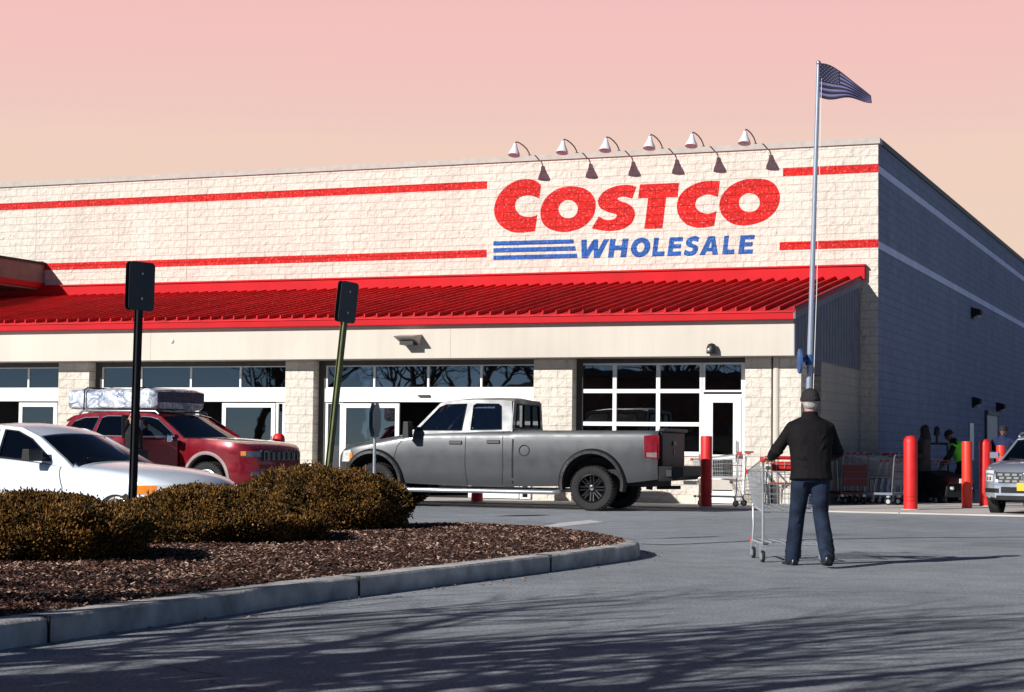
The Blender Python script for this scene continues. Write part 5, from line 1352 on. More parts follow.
def shoe(t, P, i, m):
    a, b = P.ankles[i], P.toes[i]; d = Vector((b.x - a.x, b.y - a.y, 0)).normalized(); s_ = Vector((d.y, -d.x, 0)); z0 = a.z - .085 * P.k
    rings = []
    pit = (b.z + .045 - a.z)
    for u_, wd, h_ in ((-.085, .024, .055), (-.07, .036, .085), (-.02, .040, .092), (.04, .043, .078), (.10, .048, .056), (.15, .046, .046), (.185, .034, .036), (.197, .018, .026)):
        c = Vector((a.x, a.y, z0)) + d * u_ + Vector((0, 0, pit * max(0, u_) / .15))
        rings.append([c - s_ * wd, c - s_ * wd * 1.02 + Vector((0, 0, .022)), c - s_ * wd * .8 + Vector((0, 0, h_ * .75)), c - s_ * wd * .3 + Vector((0, 0, h_)), c + s_ * wd * .3 + Vector((0, 0, h_)), c + s_ * wd * .8 + Vector((0, 0, h_ * .75)), c + s_ * wd * 1.02 + Vector((0, 0, .022)), c + s_ * wd])
    mb = MB(); mb.loft(rings); sh = mb.build('shoe', m, t, smooth=50)
    mb = MB(); rings = [[p + Vector((0, 0, -.0)) for p in (r[0] - s_ * .004, r[0] - s_ * .004 + Vector((0, 0, .020)), r[7] + s_ * .004 + Vector((0, 0, .020)), r[7] + s_ * .004)] for r in rings]; mb.loft(rings); mb.build('sole', M['rubber'], sh)
def person(label, p, rz, P, top, legs, hair=None, cap=None, skin='skin', shoes='shoe_black', long_hair=False, coat=0.0, grip=None, collar=True, group=None, vest=None, top_name='jacket', hand_cut=.93):
    t = thing('person', label, 'person', p, rz, group)
    mb = MB(); trunk(mb, P)
    for i in (0, 1): limbs_arm(mb, P, i, (.050, .040, .027)); limbs_leg(mb, P, i, (.082, .054, .038)); hand(mb, P, i, grip)
    for i in (0, 1): mb.tube([P.ankles[i], P.ankles[i] - Vector((0, 0, .04)), P.ankles[i].lerp(P.toes[i], .5) - Vector((0, 0, .015))], [.034, .030, .018], 10, round_ends=True)
    T = head(mb, P)
    remesh(mb.build('body', M[skin], t), .0075, 1)
    face(t, P, T)
    # top layer
    mb = MB(); trunk(mb, P, .028, -.02 - coat, 1.03 + coat * .25)
    for i in (0, 1): limbs_arm(mb, P, i, (.068, .061, .048), hand_cut); mb.tube([P.neck - P.up * .03, P.neck.lerp(P.sh[i], .5) - P.up * .012, P.sh[i]], [.075, .072, .066], 12, round_ends=True)
    if collar: mb.tube([P.neck - P.up * .05, P.neck + P.up * .01, P.neck + P.up * .065], [.10, .085, .078], 16)
    # folds: a few raised creases at elbow, waist and back
    rn = random.Random(len(label))
    for q in range(6):
        z = P.pelvis.lerp(P.neck, rn.uniform(.0, .75)); sd = rn.choice((-1, 1)); x0 = rn.uniform(.02, .08); x1 = rn.uniform(.13, .17); dz = rn.uniform(.04, .16)
        mb.tube([z + Vector((sd * x0, -.138, -dz * .5)), z + Vector((sd * (x0 + x1) / 2, -.136, dz * .1)), z + Vector((sd * x1, -.105, dz * .5))], [.006, .014, .007], 8, round_ends=True)
    for i in (0, 1):
        for q in range(4):
            c = P.el[i].lerp(P.sh[i] if q < 2 else P.wr[i], .10 + .14 * (q % 2)); d = (P.wr[i] - P.sh[i]).normalized(); s_ = d.orthogonal().normalized(); u_ = d.cross(s_)
            mb.tube([c + (s_ * cos(a) + u_ * sin(a)) * (.064 - .006 * q) + d * .012 * sin(2 * a + q) for a in [k * pi / 6 for k in range(13)]], .011, 6)
    remesh(mb.build(top_name, M[top], t), .010, 2)
    # trousers
    mb = MB(); trunk(mb, P, .014, None, 1.02, top=False); mb.v = mb.v; 
    mb2 = MB(); up = P.up
    mb2.loft([ringz(P.pelvis - up * .10, .135 * P.slim, .115), ringz(P.pelvis - up * .03, .178 * P.slim, .140), ringz(P.pelvis + up * .10, .168 * P.slim, .124)])
    for i in (0, 1):
        limbs_leg(mb2, P, i, (.104, .080, .074), -.035)
        for q in range(6):
            c = (P.knees[i].lerp(P.ankles[i], .45 + .11 * q)) if q < 5 else P.knees[i].lerp(P.hips[i], .1)
            mb2.tube([c + Vector((.072 * cos(a), .072 * sin(a), .014 * sin(2 * a + q * 1.7))) for a in [k * pi / 6 for k in range(13)]], .012, 6)
        # crease from seat to knee back
        mb2.tube([P.hips[i] + Vector((0, -.09, -.08)), P.knees[i] + Vector((0, -.072, .1)), P.knees[i] + Vector((0, -.066, -.06))], [.012, .015, .012], 6, round_ends=True)
    remesh(mb2.build('trousers', M[legs], t), .010, 2)
    for i in (0, 1): shoe(t, P, i, M[shoes])
    k = P.k; c = P.head
    if hair:
        mb = MB()
        # shell over skull back and sides
        mb.ell(c + T @ Vector((0, -.022, .030)) * k, Vector((.086, .094, .096)) * k, 18, 12, M=T)
        mb.ell(c + T @ Vector((0, -.040, -.028)) * k, Vector((.074, .058, .052)) * k, 16, 10, M=T)
        if long_hair:
            for q in range(9):
                a = -2.3 + 4.6 * q / 8; o_ = T @ Vector((sin(a) * .085, -cos(a) * .075 - .01, .0)) * k
                mb.tube([c + o_ * .8 + Vector((0, 0, .05)), c + o_ * 1.12 + Vector((0, 0, -.06)), c + o_ * 1.2 + Vector((0, -.03, -.20)), c + o_ * 1.05 + Vector((0, -.04, -.30))], [.035, .036, .034, .018], 8, round_ends=True)
        remesh(mb.build('hair', M[hair], t), .009, 1)
    if cap:
        mb = MB()
        R = []
        for z, r_, yy in ((.012, .100, -.012), (.035, .1035, -.012), (.07, .098, -.012), (.10, .082, -.014), (.122, .056, -.016), (.134, .022, -.018)):
            R.append([c + T @ (Vector((r_ * .90 * cos(q), r_ * 1.08 * sin(q) + yy, z)) * k) for q in [2 * pi * j / 20 for j in range(20)]])
        mb.loft(R)
        R = []
        for z, r_ in ((.002, .104), (.012, .109), (.036, .109), (.044, .103)):
            R.append([c + T @ (Vector((r_ * .90 * cos(q), r_ * 1.07 * sin(q) - .012, z)) * k) for q in [2 * pi * j / 20 for j in range(20)]])
        mb.loft(R)
        mb.build('cap', M[cap], t, smooth=60)
    if vest:
        mb = MB(); trunk(mb, P, .040, .06, 1.0, top=False)
        for i in (0, 1): mb.tube([P.sh[i].lerp(P.el[i], -.05), P.sh[i].lerp(P.el[i], .12)], [.088, .088], 14)
        v_ = remesh(mb.build('safety_vest', M[vest], t), .010, 1)
    return t

# --- the shopper: back to us, pushing his cart towards the doors
MAN = gnd(812, 567)
P = Pose(h=1.80, lean=.10, feet=((-.135, .27), (.125, -.24)), lift=(0, .055), hands=((-.33, .40, 1.10), (.27, .42, 1.10)), shoulder=.18, elbow_out=.12, head_fwd=.10)
MANP = Vector((3.03, 18.72, 0))
person('man in black jacket, jeans and dark knit cap pushing an empty cart, seen from behind', MANP, radians(2), P, 'jacket_black', 'jeans', 'hair_white', 'cap_grey', grip=(1, 0, 0), coat=.06)
# --- people in the shade of the side wall
M['coat_grey'] = cloth('grey_quilted_coat', (.085, .075, .075), bump=1, sc=14)
M['trousers_black'] = cloth('black_trousers', (.012, .012, .014))
M['navy'] = cloth('navy_jacket', (.018, .026, .075))
M['dark_top'] = cloth('dark_hooded_top', (.016, .016, .018))
M['hi_vis'] = mat('high_visibility_green', (.18, .85, .05), .7, var=.12, scale=9, bump=.4, bscale=14)
M['maroon'] = cloth('maroon_sweater', (.16, .02, .025))
def ground_at(px_, Y): d = ray(px_, 450); return Vector((d.x * Y / d.y, Y, .022))
person('woman with long dark hair in a grey coat standing behind the nearest tall bollard', ground_at(923, 42), radians(80), Pose(h=1.76, feet=((-.1, -.05), (.1, .1)), hands=((-.22, .22, 1.0), (.22, .2, 1.02)), slim=.95), 'coat_grey', 'trousers_black', 'hair_dark', None, long_hair=True, coat=.22, top_name='coat')
person('worker in dark clothes and bright green safety vest stooping behind the orange bollard', ground_at(962, 42.5), radians(75), Pose(h=1.72, lean=.42, feet=((-.12, -.1), (.12, .15)), hands=((-.2, .45, .8), (.2, .5, .8)), head_fwd=1.0, head_tilt=.45), 'dark_top', 'trousers_black', None, 'cap_grey', skin='skin_dark', vest='hi_vis')
person('man in navy jacket and dark cap standing beyond the silver suv', ground_at(1003, 43.5), radians(150), Pose(h=1.78, hands=((-.3, .1, .92), (.3, .1, .92)), slim=1.08, shoulder=.22), 'navy', 'trousers_black', None, 'cap_grey', skin='skin_dark')
# --- by the red wagon's open door
dj = ray(133, 430); Yp = 33.55; pp = Vector((dj.x * Yp / dj.y, Yp, 0))
person('person in dark clothes standing at the open door of the red wagon', pp, radians(115), Pose(h=1.74, feet=((-.1, 0), (.1, .05)), hands=((-.25, .2, 1.0), (.25, .25, 1.1))), 'dark_top', 'trousers_black', 'hair_dark', None)
# --- shoppers seen through the glass by the white door
for px_, v_, lab, tp, hr, hh in ((655, -5.2, 'shopper in a maroon top behind the gridded shop window', 'maroon', 'hair_dark', 1.62), (690, -5.0, 'fair haired shopper in dark clothes behind the glass of the white door', 'dark_top', 'hair_fair', 1.70)):
    lx, _ = fw(px_, 430, v_)
    q = loc(lx, v_, .041)
    person(lab, q, radians(170), Pose(h=hh, hands=((-.24, .2, .95), (.24, .2, .95))), tp, 'trousers_black', hr, None)

# ------------------------------------------------------------------ carts
def make_cart(label, p, rz, group=None):
    """wire shopping cart; local y forward, handle at the back"""
    t = thing('shopping_cart', label, 'cart', p, rz, group)
    W0, W1 = .355, .285            # half widths back / front
    zb0, zb1, zt0, zt1 = .52, .58, 1.05, .93
    y0, y1 = .02, .96
    def pt(s_, f, u_):             # s_ -1..1 across, f 0..1 along, u_ 0..1 up
        w = lerp(W0, W1, f) * lerp(.84, 1, u_); y = lerp(y0 + .05 * (1 - u_), y1 - .08 * (1 - u_), f); z = lerp(lerp(zb0, zb1, f), lerp(zt0, zt1, f), u_)
        return Vector((s_ * w, y, z))
    mb = MB(); r = .0032
    for sd in (-1, 1):
        for k in range(19): f = k / 18; mb.tube([pt(sd, f, 0), pt(sd, f, 1)], r, 5)
        for k in range(7): mb.tube([pt(sd, 0, k / 6), pt(sd, 1, k / 6)], r * 1.1, 5)
    for k in range(13): s_ = -1 + 2 * k / 12; mb.tube([pt(s_, 1, 1), pt(s_, 1, 0), pt(s_, 0, 0)], r, 5)
    for k in range(7): mb.tube([pt(-1, 1, k / 6), pt(1, 1, k / 6)], r, 5)
    for k in range(14): f = k / 13; mb.tube([pt(-1, f, 0), pt(1, f, 0)], r, 5)
    for k in range(9): s_ = -1 + 2 * k / 8; mb.tube([pt(s_, 0, .12), pt(s_, 0, 1)], r, 5)
    for k in range(5): mb.tube([pt(-1, 0, .15 + k / 5), pt(1, 0, .15 + k / 5)], r, 5)
    mb.tube([pt(-1, 0, 1), pt(-1, 1, 1), pt(1, 1, 1), pt(1, 0, 1)], .008, 6); mb.tube([pt(-1, 0, 0), pt(-1, 1, 0), pt(1, 1, 0), pt(1, 0, 0), pt(-1, 0, 0)], .006, 6)
    mb.build('basket', M['zinc'], t, smooth=60, recalc=False)
    mb = MB()
    for sd in (-1, 1):
        mb.tube([(sd * .335, -.14, 1.09), (sd * .335, -.06, 1.07), (sd * .325, .0, .98), (sd * .318, .02, .52), (sd * .315, .03, .25), (sd * .315, .05, .19)], .014, 8)
        mb.tube([(sd * .315, .05, .19), (sd * .25, .86, .19)], .014, 8)
        mb.tube([(sd * .25, .82, .19), (sd * .245, .80, .36), (sd * .24, .86, .58)], .012, 8)
        mb.tube([(sd * .318, .02, .53), (sd * .25, .88, .565)], .010, 6)
    for y in (.08, .5, .84): mb.tube([(-lerp(.315, .25, y), y, .185), (lerp(.315, .25, y), y, .185)], .010, 6)
    mb.build('frame', M['zinc'], t, smooth=60, recalc=False)
    mb = MB()
    for k in range(9): s_ = -1 + 2 * k / 8; mb.tube([(s_ * .29, .09, .195), (s_ * .23, .83, .195)], .0035, 5)
    for k in range(7): y = .14 + k * .11; q = []; mb.tube([(s_ * lerp(.30, .24, (y) / .9), y + .02 * sin(s_ * 14), .2) for s_ in [-1 + j / 12 for j in range(25)]], .0035, 5)
    mb.build('lower_rack', M['zinc'], t, recalc=False)
    mb = MB(); mb.tube([(-.335, -.14, 1.09), (.335, -.14, 1.09)], .019, 10); mb.build('handle', M['cart_red'], t, smooth=60)
    mb = MB()
    mb.box((0, .05, 1.0), (.44, .025, .10), M=Matrix.Rotation(-.2, 3, 'X')); mb.box((-.335, -.04, 1.07), (.045, .10, .06)); mb.box((.335, -.04, 1.07), (.045, .10, .06))
    mb.box((0, .16, .82), (.40, .22, .015)); mb.build('child_seat', M['cart_red'], t, bevel=.006)
    for sd in (-1, 1):
        mb = MB(); mb.box(tuple(pt(sd, 1, 1)), (.04, .06, .05)); mb.build('bumper', M['cart_red'], t, bevel=.006)
        mb = MB(); mb.box((sd * .25, .9, .19), (.03, .05, .04)); mb.build('bumper', M['cart_red'], t, bevel=.006)
    for sd, y in ((-1, .06), (1, .06), (-1, .80), (1, .80)):
        x = sd * (.315 if y < .5 else .25)
        mb = MB(); mb.lathe([(.02, -.014), (.058, -.016), (.062, -.010), (.062, .010), (.058, .016), (.02, .014)], (x, y - .02, .062), 'X', 20); w = mb.build('wheel', M['rubber'], t, smooth=40)
        mb = MB(); mb.lathe([(.040, -.017), (.040, .017)], (x, y - .02, .062), 'X', 16)
        for q in (-1, 1): mb.box((x + q * .024, y - .008, .105), (.006, .035, .13))
        mb.box((x, y, .172), (.055, .05, .012)); mb.build('fork', M['zinc'], w)
    return t
c0 = make_cart('empty wire shopping cart with red handle pushed by the man in the black jacket', (2.955, 19.36, 0), radians(5))
def cart_copy(px_, Y, rz, label, z=.022, grp=None):
    d = ray(px_, 450); r = dup(c0, (d.x * Y / d.y, Y, z), rz, label)
    if grp: r['group'] = grp
    return r
cart_copy(742, 37.2, -TH + 1.57, 'empty wire shopping cart standing by the white door', .025)
G_ = 'carts nested in the shade at the building corner'
for i in range(6):
    lab = ('front', 'second', 'third', 'fourth', 'fifth', 'rearmost')[i]
    cart_copy(838 + i * 6.5, 41.0 + i * .05, -TH - 1.45, 'wire shopping cart, %s of the nested row in the shade of the canopy end' % lab, .022, G_)
for i in range(3):
    lab = ('nearest the grey coat woman', 'in the middle', 'at the left end')[i]
    cart_copy(906 - i * 9, 42.6, -TH - 1.5, 'wire shopping cart %s of the short row by the side wall' % lab, .022, G_)
# flat platform carts beside them
def make_flatbed(label, p, rz, col):
    t = thing('flatbed_cart', label, 'cart', p, rz, 'flatbed carts in the shade')
    mb = MB(); mb.box((0, 0, .24), (.62, 1.25, .05)); mb.build('platform', M[col], t, bevel=.01)
    mb = MB()
    for sd in (-1, 1): mb.tube([(sd * .29, -.60, .25), (sd * .29, -.66, 1.0), (sd * .24, -.66, 1.06)], .016, 8)
    mb.tube([(-.24, -.66, 1.06), (.24, -.66, 1.06)], .016, 8)
    for k in range(4): mb.tube([(-.29, -.635, .4 + k * .15), (.29, -.635, .4 + k * .15)], .010, 6)
    mb.build('push_rail', M['lamp_arm'], t, smooth=60)
    mb = MB(); mb.box((0, -.62, .62), (.52, .02, .42)); mb.build('back_panel', M[col], t)
    for sx, sy in ((-1, -1), (1, -1), (-1, 1), (1, 1)):
        mb = MB(); mb.lathe([(.02, -.02), (.075, -.02), (.08, -.012), (.08, .012), (.075, .02), (.02, .02)], (sx * .24, sy * .5, .08), 'X', 18); w = mb.build('wheel', M['rubber'], t, smooth=40)
        mb = MB(); mb.lathe([(.045, -.022), (.045, .022)], (sx * .24, sy * .5, .08), 'X', 14); mb.box((sx * .24, sy * .5, .19), (.06, .06, .05)); mb.build('fork', M['zinc'], w)
    return t
M['dark_red'] = mat('dark_red_cart_paint', (.10, .008, .010), .5, var=.15)
make_flatbed('flatbed cart with a dark red back panel in the shade left of the nested carts', ground_at(846, 40.0), -TH + .5, 'dark_red')
make_flatbed('grey flatbed cart in the shade beside the dark red one', ground_at(872, 39.6), -TH + 1.3, 'siding')
# electric cart pusher parked behind the bollards
t = thing('cart_pusher', 'low dark cart pushing machine with maroon nose parked by the shaded wall', 'machine', ground_at(945, 41.6), radians(200))
mb = MB(); mb.loft([[Vector((s * x, -.45, z)) for s, x, z in ((-1, .36, .12), (-1, .36, .72), (1, .36, .72), (1, .36, .12))], [Vector((s * x, .25, z)) for s, x, z in ((-1, .40, .12), (-1, .36, .62), (1, .36, .62), (1, .40, .12))], [Vector((s * x, .62, z)) for s, x, z in ((-1, .40, .14), (-1, .34, .46), (1, .34, .46), (1, .40, .14))]])
mb.build('body', M['matte_black'], t, bevel=.03)
mb = MB(); mb.box((0, .52, .52), (.70, .30, .16), tx=.86, ty=.7); mb.build('nose_cover', M['dark_red'], t, bevel=.03)
mb = MB(); mb.box((0, .69, .50), (.16, .03, .10)); mb.build('label_plate', M['white_frame'], t, bevel=.004)
for x in (-.24, .24):
    mb = MB(); mb.lathe([(.04, .625), (.04, .66), (.002, .665)], (x, 0, .34), 'Y', 14); mb.build('headlight', M['lamp_white'], t, smooth=40)
mb = MB()
for sd in (-1, 1): mb.tube([(sd * .34, -.40, .70), (sd * .34, -.42, 1.25), (sd * .28, -.40, 1.32)], .022, 8)
mb.tube([(-.34, -.40, 1.32), (.34, -.40, 1.32)], .022, 8); mb.build('roll_bar', M['matte_black'], t, smooth=60)
mb = MB(); mb.tube([(-.05, -.40, 1.32), (-.05, -.40, 1.50)], .03, 8); mb.lathe([(.06, 1.50), (.075, 1.55), (.06, 1.68), (.02, 1.72)], (-.05, -.40, 0), 'Z', 14); mb.build('beacon', M['black'], t, smooth=50)
for sx, sy in ((-1, -.3), (1, -.3), (-1, .4), (1, .4)):
    mb = MB(); mb.lathe([(.05, -.04), (.12, -.04), (.13, -.02), (.13, .02), (.12, .04), (.05, .04)], (sx * .36, sy, .13), 'X', 20); mb.build('wheel', M['rubber'], t, smooth=40)
# ------------------------------------------------------------------ bollards
def bollard(p, h, r, label, dome, m='bollard_red'):
    t = thing('bollard', label, 'bollard', p, 0, 'red pipe bollards')
    mb = MB()
    top = [(r, h - r * .9), (r * .92, h - r * .5), (r * .6, h - r * .12), (r * .1, h)] if dome else [(r, h - .03), (r * .94, h - .006), (r * .1, h)]
    prof = [(r, 0), (r, .16)]
    prof += [(r * .94, .165), (r * .94, .178), (r, .183), (r, .24), (r * .94, .245), (r * .94, .258), (r, .263)]
    mb.lathe(prof + top, n=28); mb.build('sleeve', M[m], t, smooth=35)
    mb = MB(); mb.lathe([(r * 1.35, -.005), (r * 1.35, .008), (r * 1.02, .012)], n=24); mb.build('footing', M['concrete'], t)
    return t
M['bollard_orange'] = mat('orange_red_bollard_sleeve', (.72, .038, .018), .45, var=.08, scale=4)
Z = .025
bollard(gnd(706, 507, Z), 1.40, .115, 'red bollard with half its height in the pickup shadow, in front of the white door', False)
bollard(gnd(910.5, 509.5, Z), 1.45, .135, 'tall bright red dome topped bollard in front of the grey coat woman', True)
bollard(gnd(967, 508, Z), 1.36, .105, 'orange red flat topped bollard in front of the worker in the green vest', False, 'bollard_orange')
bollard(gnd(985.5, 506, Z), 1.42, .125, 'red dome topped bollard just left of the silver suv', True)
bollard(gnd(1001, 503.5, Z), 1.30, .105, 'orange red bollard partly hidden behind the silver suv mirror', False, 'bollard_orange')
bollard(gnd(277.5, 501, Z), 1.36, .125, 'red dome topped bollard beyond the red wagon bonnet', True)
bollard(gnd(477, 502, Z), 1.36, .12, 'bollard hidden behind the pickup, only its foot showing under the sill', False)

# ------------------------------------------------------------------ flagpole and flag
Yp = 35.6
top, base = at(818.5, 64, Yp), at(806.5, 470, Yp); d_ = (base - top); base = top + d_ * (top.z - .05) / (top.z - base.z)
fp = thing('flagpole', 'tall white flagpole leaning slightly beside the canopy end', 'flagpole', base)
ax = top - base
mb = MB(); mb.tube([ax * (i / 12) for i in range(13)], [.062 - .024 * i / 12 for i in range(13)], 16); mb.build('pole', mat('painted_steel_pole', (.38, .42, .50), .3, .4, var=.05), fp, smooth=60)
mb = MB(); mb.ell(ax + Vector((0, 0, .02)), (.05, .05, .05), 12, 8); mb.build('finial', M['galv'], fp, smooth=180)
mb = MB(); mb.lathe([(.19, 0), (.19, .03), (.10, .06)], n=20); mb.build('base_flange', M['galv'], fp)
hz = (top.z - at(818, 360, Yp).z); cc = ax * (1 - hz / ax.z)
mb = MB(); mb.lathe([(.01, -.02), (.24, -.02), (.24, .02), (.01, .02)], tuple(cc + Vector((-.20, -.05, -.03))), 'X', 24); mb.tube([cc, cc + Vector((-.2, -.03, 0))], .05, 8); mb.tube([cc + Vector((0, 0, -.1)), cc + Vector((0, 0, .1))], .085, 12)
mb.build('bracket_disc', mat('blue_plastic', (.03, .09, .26), .45), fp, smooth=40)
mb = MB(); mb.tube([ax * .10 + Vector((.07, -.05, 0)), ax * .5 + Vector((.085, -.06, 0)), ax * .97 + Vector((.06, -.05, 0))], .006, 5); mb.build('halyard', M['white_frame'], fp)
# flag: thirteen stripes and a starred canton on one waving cloth
Lf, Hf = 1.15, .74
fl = thing('flag', 'dark stars and stripes flag blowing from the top of the flagpole', 'flag', top + Vector((0.0, -.06, .0)), radians(-12))
def flagpt(u_, w_, off=0.0):
    """u_ along the fly, w_ 0 at the top; the fly end sags and the tip narrows"""
    x = u_ * Lf * .86 + w_ * .02; zt = -.66 * u_ ** 1.5 + .03 * sin(7 * u_); zb = -Hf * .90 - .10 * u_ - .03 * sin(8 * u_)
    z = zt + (zb - zt) * w_
    y = .075 * sin(7.5 * u_ + 1.5 * w_) * (.25 + u_) + off
    return Vector((x, y, z))
NU = 40
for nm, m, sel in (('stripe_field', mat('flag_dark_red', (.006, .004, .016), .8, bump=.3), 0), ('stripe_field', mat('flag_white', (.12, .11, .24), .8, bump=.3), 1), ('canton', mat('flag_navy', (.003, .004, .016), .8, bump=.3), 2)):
    mb = MB(); idx = {}
    def V_(i, j):
        if (i, j) not in idx: idx[(i, j)] = len(mb.v); mb.v.append(flagpt(i / NU, j / 26))
        return idx[(i, j)]
    for i in range(NU):
        for j in range(26):
            cant = i < 16 and j < 14; s_ = (j // 2) % 2
            k = 2 if cant else s_
            if k == sel: mb.f.append([V_(i, j), V_(i + 1, j), V_(i + 1, j + 1), V_(i, j + 1)]); mb.m.append(0)
    o = mb.build(nm, m, fl, smooth=180)
    so = o.modifiers.new('thick', 'SOLIDIFY'); so.thickness = .004; so.offset = 0
    if sel == 2: canton = o
mb = MB()
for r_ in range(9):
    for c_ in range(6 if r_ % 2 == 0 else 5):
        u_ = (.4 / 12) * (2 * c_ + 1 + (r_ % 2)); w_ = (14 / 26) * (r_ + 1) / 10
        for off in (-.004, .004):
            c = flagpt(u_, w_, off); pts = [c]
            for k in range(10):
                a = pi / 2 + 2 * pi * k / 10; q = .020 if k % 2 == 0 else .008
                e = flagpt(u_ + q * cos(a) / (Lf * .86), w_ - q * sin(a) / Hf, off); pts.append(e)
            mb.add(pts, [(0, 1 + k, 1 + (k + 1) % 10) for k in range(10)])
mb.build('stars', bpy.data.materials['flag_white'], canton, recalc=False)

# ------------------------------------------------------------------ sign posts on the island
M['sign_back'] = mat('dark_sign_back', (.045, .048, .058), .45, .3, var=.15)
M['sign_edge'] = mat('grey_sign_edge', (.16, .17, .19), .4, .5, var=.1)
def rrect(w, h, r, n=5):
    out = []
    for cx, cy, a0 in ((w / 2 - r, h / 2 - r, 0), (-w / 2 + r, h / 2 - r, pi / 2), (-w / 2 + r, -h / 2 + r, pi), (w / 2 - r, -h / 2 + r, 3 * pi / 2)):
        out += [(cx + r * cos(a0 + pi / 2 * k / n), cy + r * sin(a0 + pi / 2 * k / n)) for k in range(n + 1)]
    return out
def sign_post(xt, yt, xb, yb, Y, sw_, sh_, yaw, label, post_r, lit=None):
    tp = at(xt, yt, Y); bt = at(xb, yb, Y); d = bt - tp; zg = mulch_z(bt.x, bt.y) - .05; base = tp + d * (tp.z - zg) / (tp.z - bt.z)
    t = thing('sign_post', label, 'sign', base, 0, 'parking sign posts on the island'); ax = tp - base; L_ = ax.length
    zz = ax.normalized(); xx = Vector((cos(yaw), sin(yaw), 0)); xx = (xx - zz * xx.dot(zz)).normalized(); yy = zz.cross(xx)
    F_ = Matrix((xx, yy, zz)).transposed()
    mb = MB()
    # u-channel post
    for (cx, cy, w, dd) in ((0, 0, post_r * 1.2, .006), (-post_r * .6, .014, .006, .028), (post_r * .6, .014, .006, .028), (-post_r * .85, .027, post_r * .5, .005), (post_r * .85, .027, post_r * .5, .005)):
        mb.M = F_.to_4x4(); mb.box((cx, cy, L_ / 2 - .02), (w, dd, L_ - .04)); mb.M = None
    mb.build('post', lit or M['matte_black'], t)
    for yo in (-.012, .044):
        mb = MB(); mb.plate(rrect(sw_, sh_, .045), [], lambda a, b, q: F_ @ Vector((a, yo + q, L_ - sh_ / 2 + b)), .003); s_ = mb.build('sign_plate', M['sign_back'], t)
        mb = MB()
        for zb in (.12, -.12): mb.M = F_.to_4x4(); mb.lathe([(.012, yo - .006), (.012, yo + .009)], (0, 0, L_ - sh_ / 2 + zb), 'Y', 8); mb.M = None
        mb.build('bolt', M['galv'], s_)
    return t
sign_post(142, 262, 134.5, 494, 17.8, .31, .47, radians(50), 'taller black sign post with a dark sign plate, in front of the white car', .046)
M['post_green'] = mat('weathered_green_post', (.13, .15, .05), .6, var=.25, scale=10)
sign_post(350, 282, 330, 468, 20.8, .30, .46, radians(55), 'leaning sign post with pale yellow green edge in front of the pickup nose', .05, M['post_green'])
# small octagonal sign, seen almost edge on, by the pickup's front wheel
tp = at(374, 402, 29.5); base = Vector((tp.x + .02, 29.5, 0))
t = thing('stop_sign', 'low octagonal sign on a thin pale post by the pickup front wheel', 'sign', base)
hh = tp.z
mb = MB(); mb.tube([(0, 0, 0), (0, 0, hh - .04)], .026, 8); mb.build('post', M['galv'], t, smooth=60)
mb = MB(); mb.lathe([(.22, 0), (.22, .03), (.05, .07)], n=20); mb.build('base', M['rubber'], t)
F_ = Matrix.Rotation(radians(81), 3, 'Z')
for yo, m in ((-.036, mat('sign_back_teal', (.05, .11, .15), .4, .3)), (.033, mat('sign_front_teal', (.06, .13, .17), .4))):
    mb = MB(); mb.plate([(.29 * cos(pi / 8 + k * pi / 4), .29 * sin(pi / 8 + k * pi / 4)) for k in range(8)], [], lambda a, b, q: F_ @ Vector((a, yo + q, hh - .29 + b)), .004); mb.build('sign_plate', m, t)

# ------------------------------------------------------------------ light, sky, camera
SUN = Vector((-.75 * cos(radians(26)), -.66 * cos(radians(26)), sin(radians(26)))).normalized()
l = bpy.data.lights.new('sun', 'SUN'); l.energy = 5.0; l.angle = radians(.42); l.color = (1, .97, .925)
so = bpy.data.objects.new('sun', l); COL.objects.link(so); so.rotation_euler = SUN.to_track_quat('Z', 'Y').to_euler(); so.location = (0, 0, 30)
w = bpy.data.worlds.new('World'); scene.world = w; w.use_nodes = True
N, L = w.node_tree.nodes, w.node_tree.links; bg = N['Background']
sk = N.new('ShaderNodeTexSky'); sk.sky_type = 'NISHITA'; sk.sun_disc = False; sk.sun_elevation = radians(26); sk.sun_rotation = atan2(SUN.x, SUN.y); sk.air_density = .45; sk.dust_density = 0; sk.ozone_density = 3.0
tc = N.new('ShaderNodeTexCoord'); sp = N.new('ShaderNodeSeparateXYZ'); L.new(tc.outputs['Generated'], sp.inputs[0])
rp = N.new('ShaderNodeValToRGB'); e = rp.color_ramp.elements        # rosy sky over the store, by height
cols = [(.0, (.76, .61, .47)), (.10, (.77, .59, .47)), (.16, (.79, .565, .475)), (.175, (.78, .53, .48)), (.205, (.81, .50, .47)), (.25, (.80, .46, .46)), (.6, (.64, .38, .47))]
while len(e) < len(cols): e.new(.5)
for i, (p_, c_) in enumerate(cols): e[i].position = p_; e[i].color = (*c_, 1)
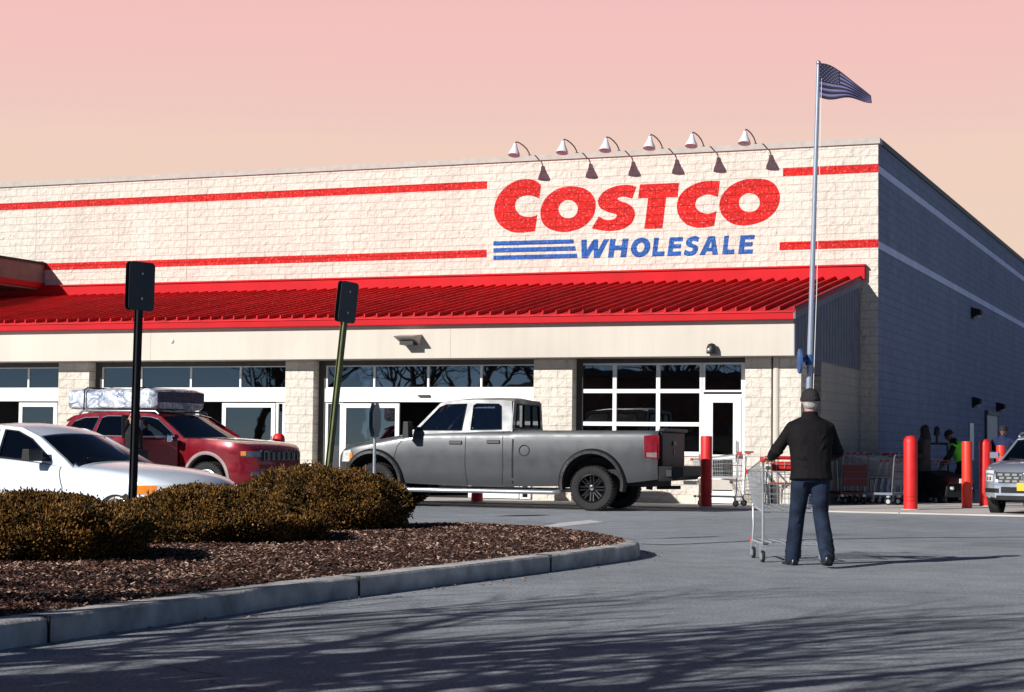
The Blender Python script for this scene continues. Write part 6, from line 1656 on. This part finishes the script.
L.new(sp.outputs['Z'], rp.inputs['Fac'])
SK = .05
sc_ = N.new('ShaderNodeMix'); sc_.data_type = 'RGBA'; sc_.blend_type = 'MULTIPLY'; sc_.inputs['Factor'].default_value = 1; sc_.inputs[7].default_value = (1 / SK, 1 / SK, 1 / SK, 1)
L.new(rp.outputs['Color'], sc_.inputs[6])
# the rosy part spans the northern low sky; the rest is the physical sky
my = N.new('ShaderNodeMapRange'); my.interpolation_type = 'SMOOTHSTEP'; my.inputs['From Min'].default_value = .80; my.inputs['From Max'].default_value = .90
L.new(sp.outputs['Y'], my.inputs['Value'])
mx = N.new('ShaderNodeMix'); mx.data_type = 'RGBA'
mz = N.new('ShaderNodeMapRange'); mz.interpolation_type = 'SMOOTHSTEP'; mz.inputs['From Min'].default_value = .26; mz.inputs['From Max'].default_value = .42; mz.inputs['To Min'].default_value = 1; mz.inputs['To Max'].default_value = 0
L.new(sp.outputs['Z'], mz.inputs['Value'])
mm = N.new('ShaderNodeMath'); mm.operation = 'MULTIPLY'; L.new(my.outputs[0], mm.inputs[0]); L.new(mz.outputs[0], mm.inputs[1])
L.new(mm.outputs[0], mx.inputs['Factor']); L.new(sk.outputs[0], mx.inputs[6]); L.new(sc_.outputs[2], mx.inputs[7])
L.new(mx.outputs[2], bg.inputs['Color']); bg.inputs['Strength'].default_value = SK

cam = bpy.data.cameras.new('camera'); co = bpy.data.objects.new('camera', cam); COL.objects.link(co); scene.camera = co
cam.sensor_width = 36; cam.lens = FPX / 1024 * 36; cam.clip_start = .1; cam.clip_end = 3000
co.matrix_world = Matrix(((CR.x, CU.x, -CF.x, 0), (CR.y, CU.y, -CF.y, 0), (CR.z, CU.z, -CF.z, CAMH), (0, 0, 0, 1)))
vs_ = scene.view_settings; scene.display_settings.display_device = 'sRGB'
vs_.view_transform = 'Standard'; vs_.look = 'None'; vs_.exposure = .15; vs_.gamma = 1; vs_.use_curve_mapping = False
scene.cycles.max_bounces = 8; scene.cycles.transparent_max_bounces = 16
scene.cycles.use_denoising = True
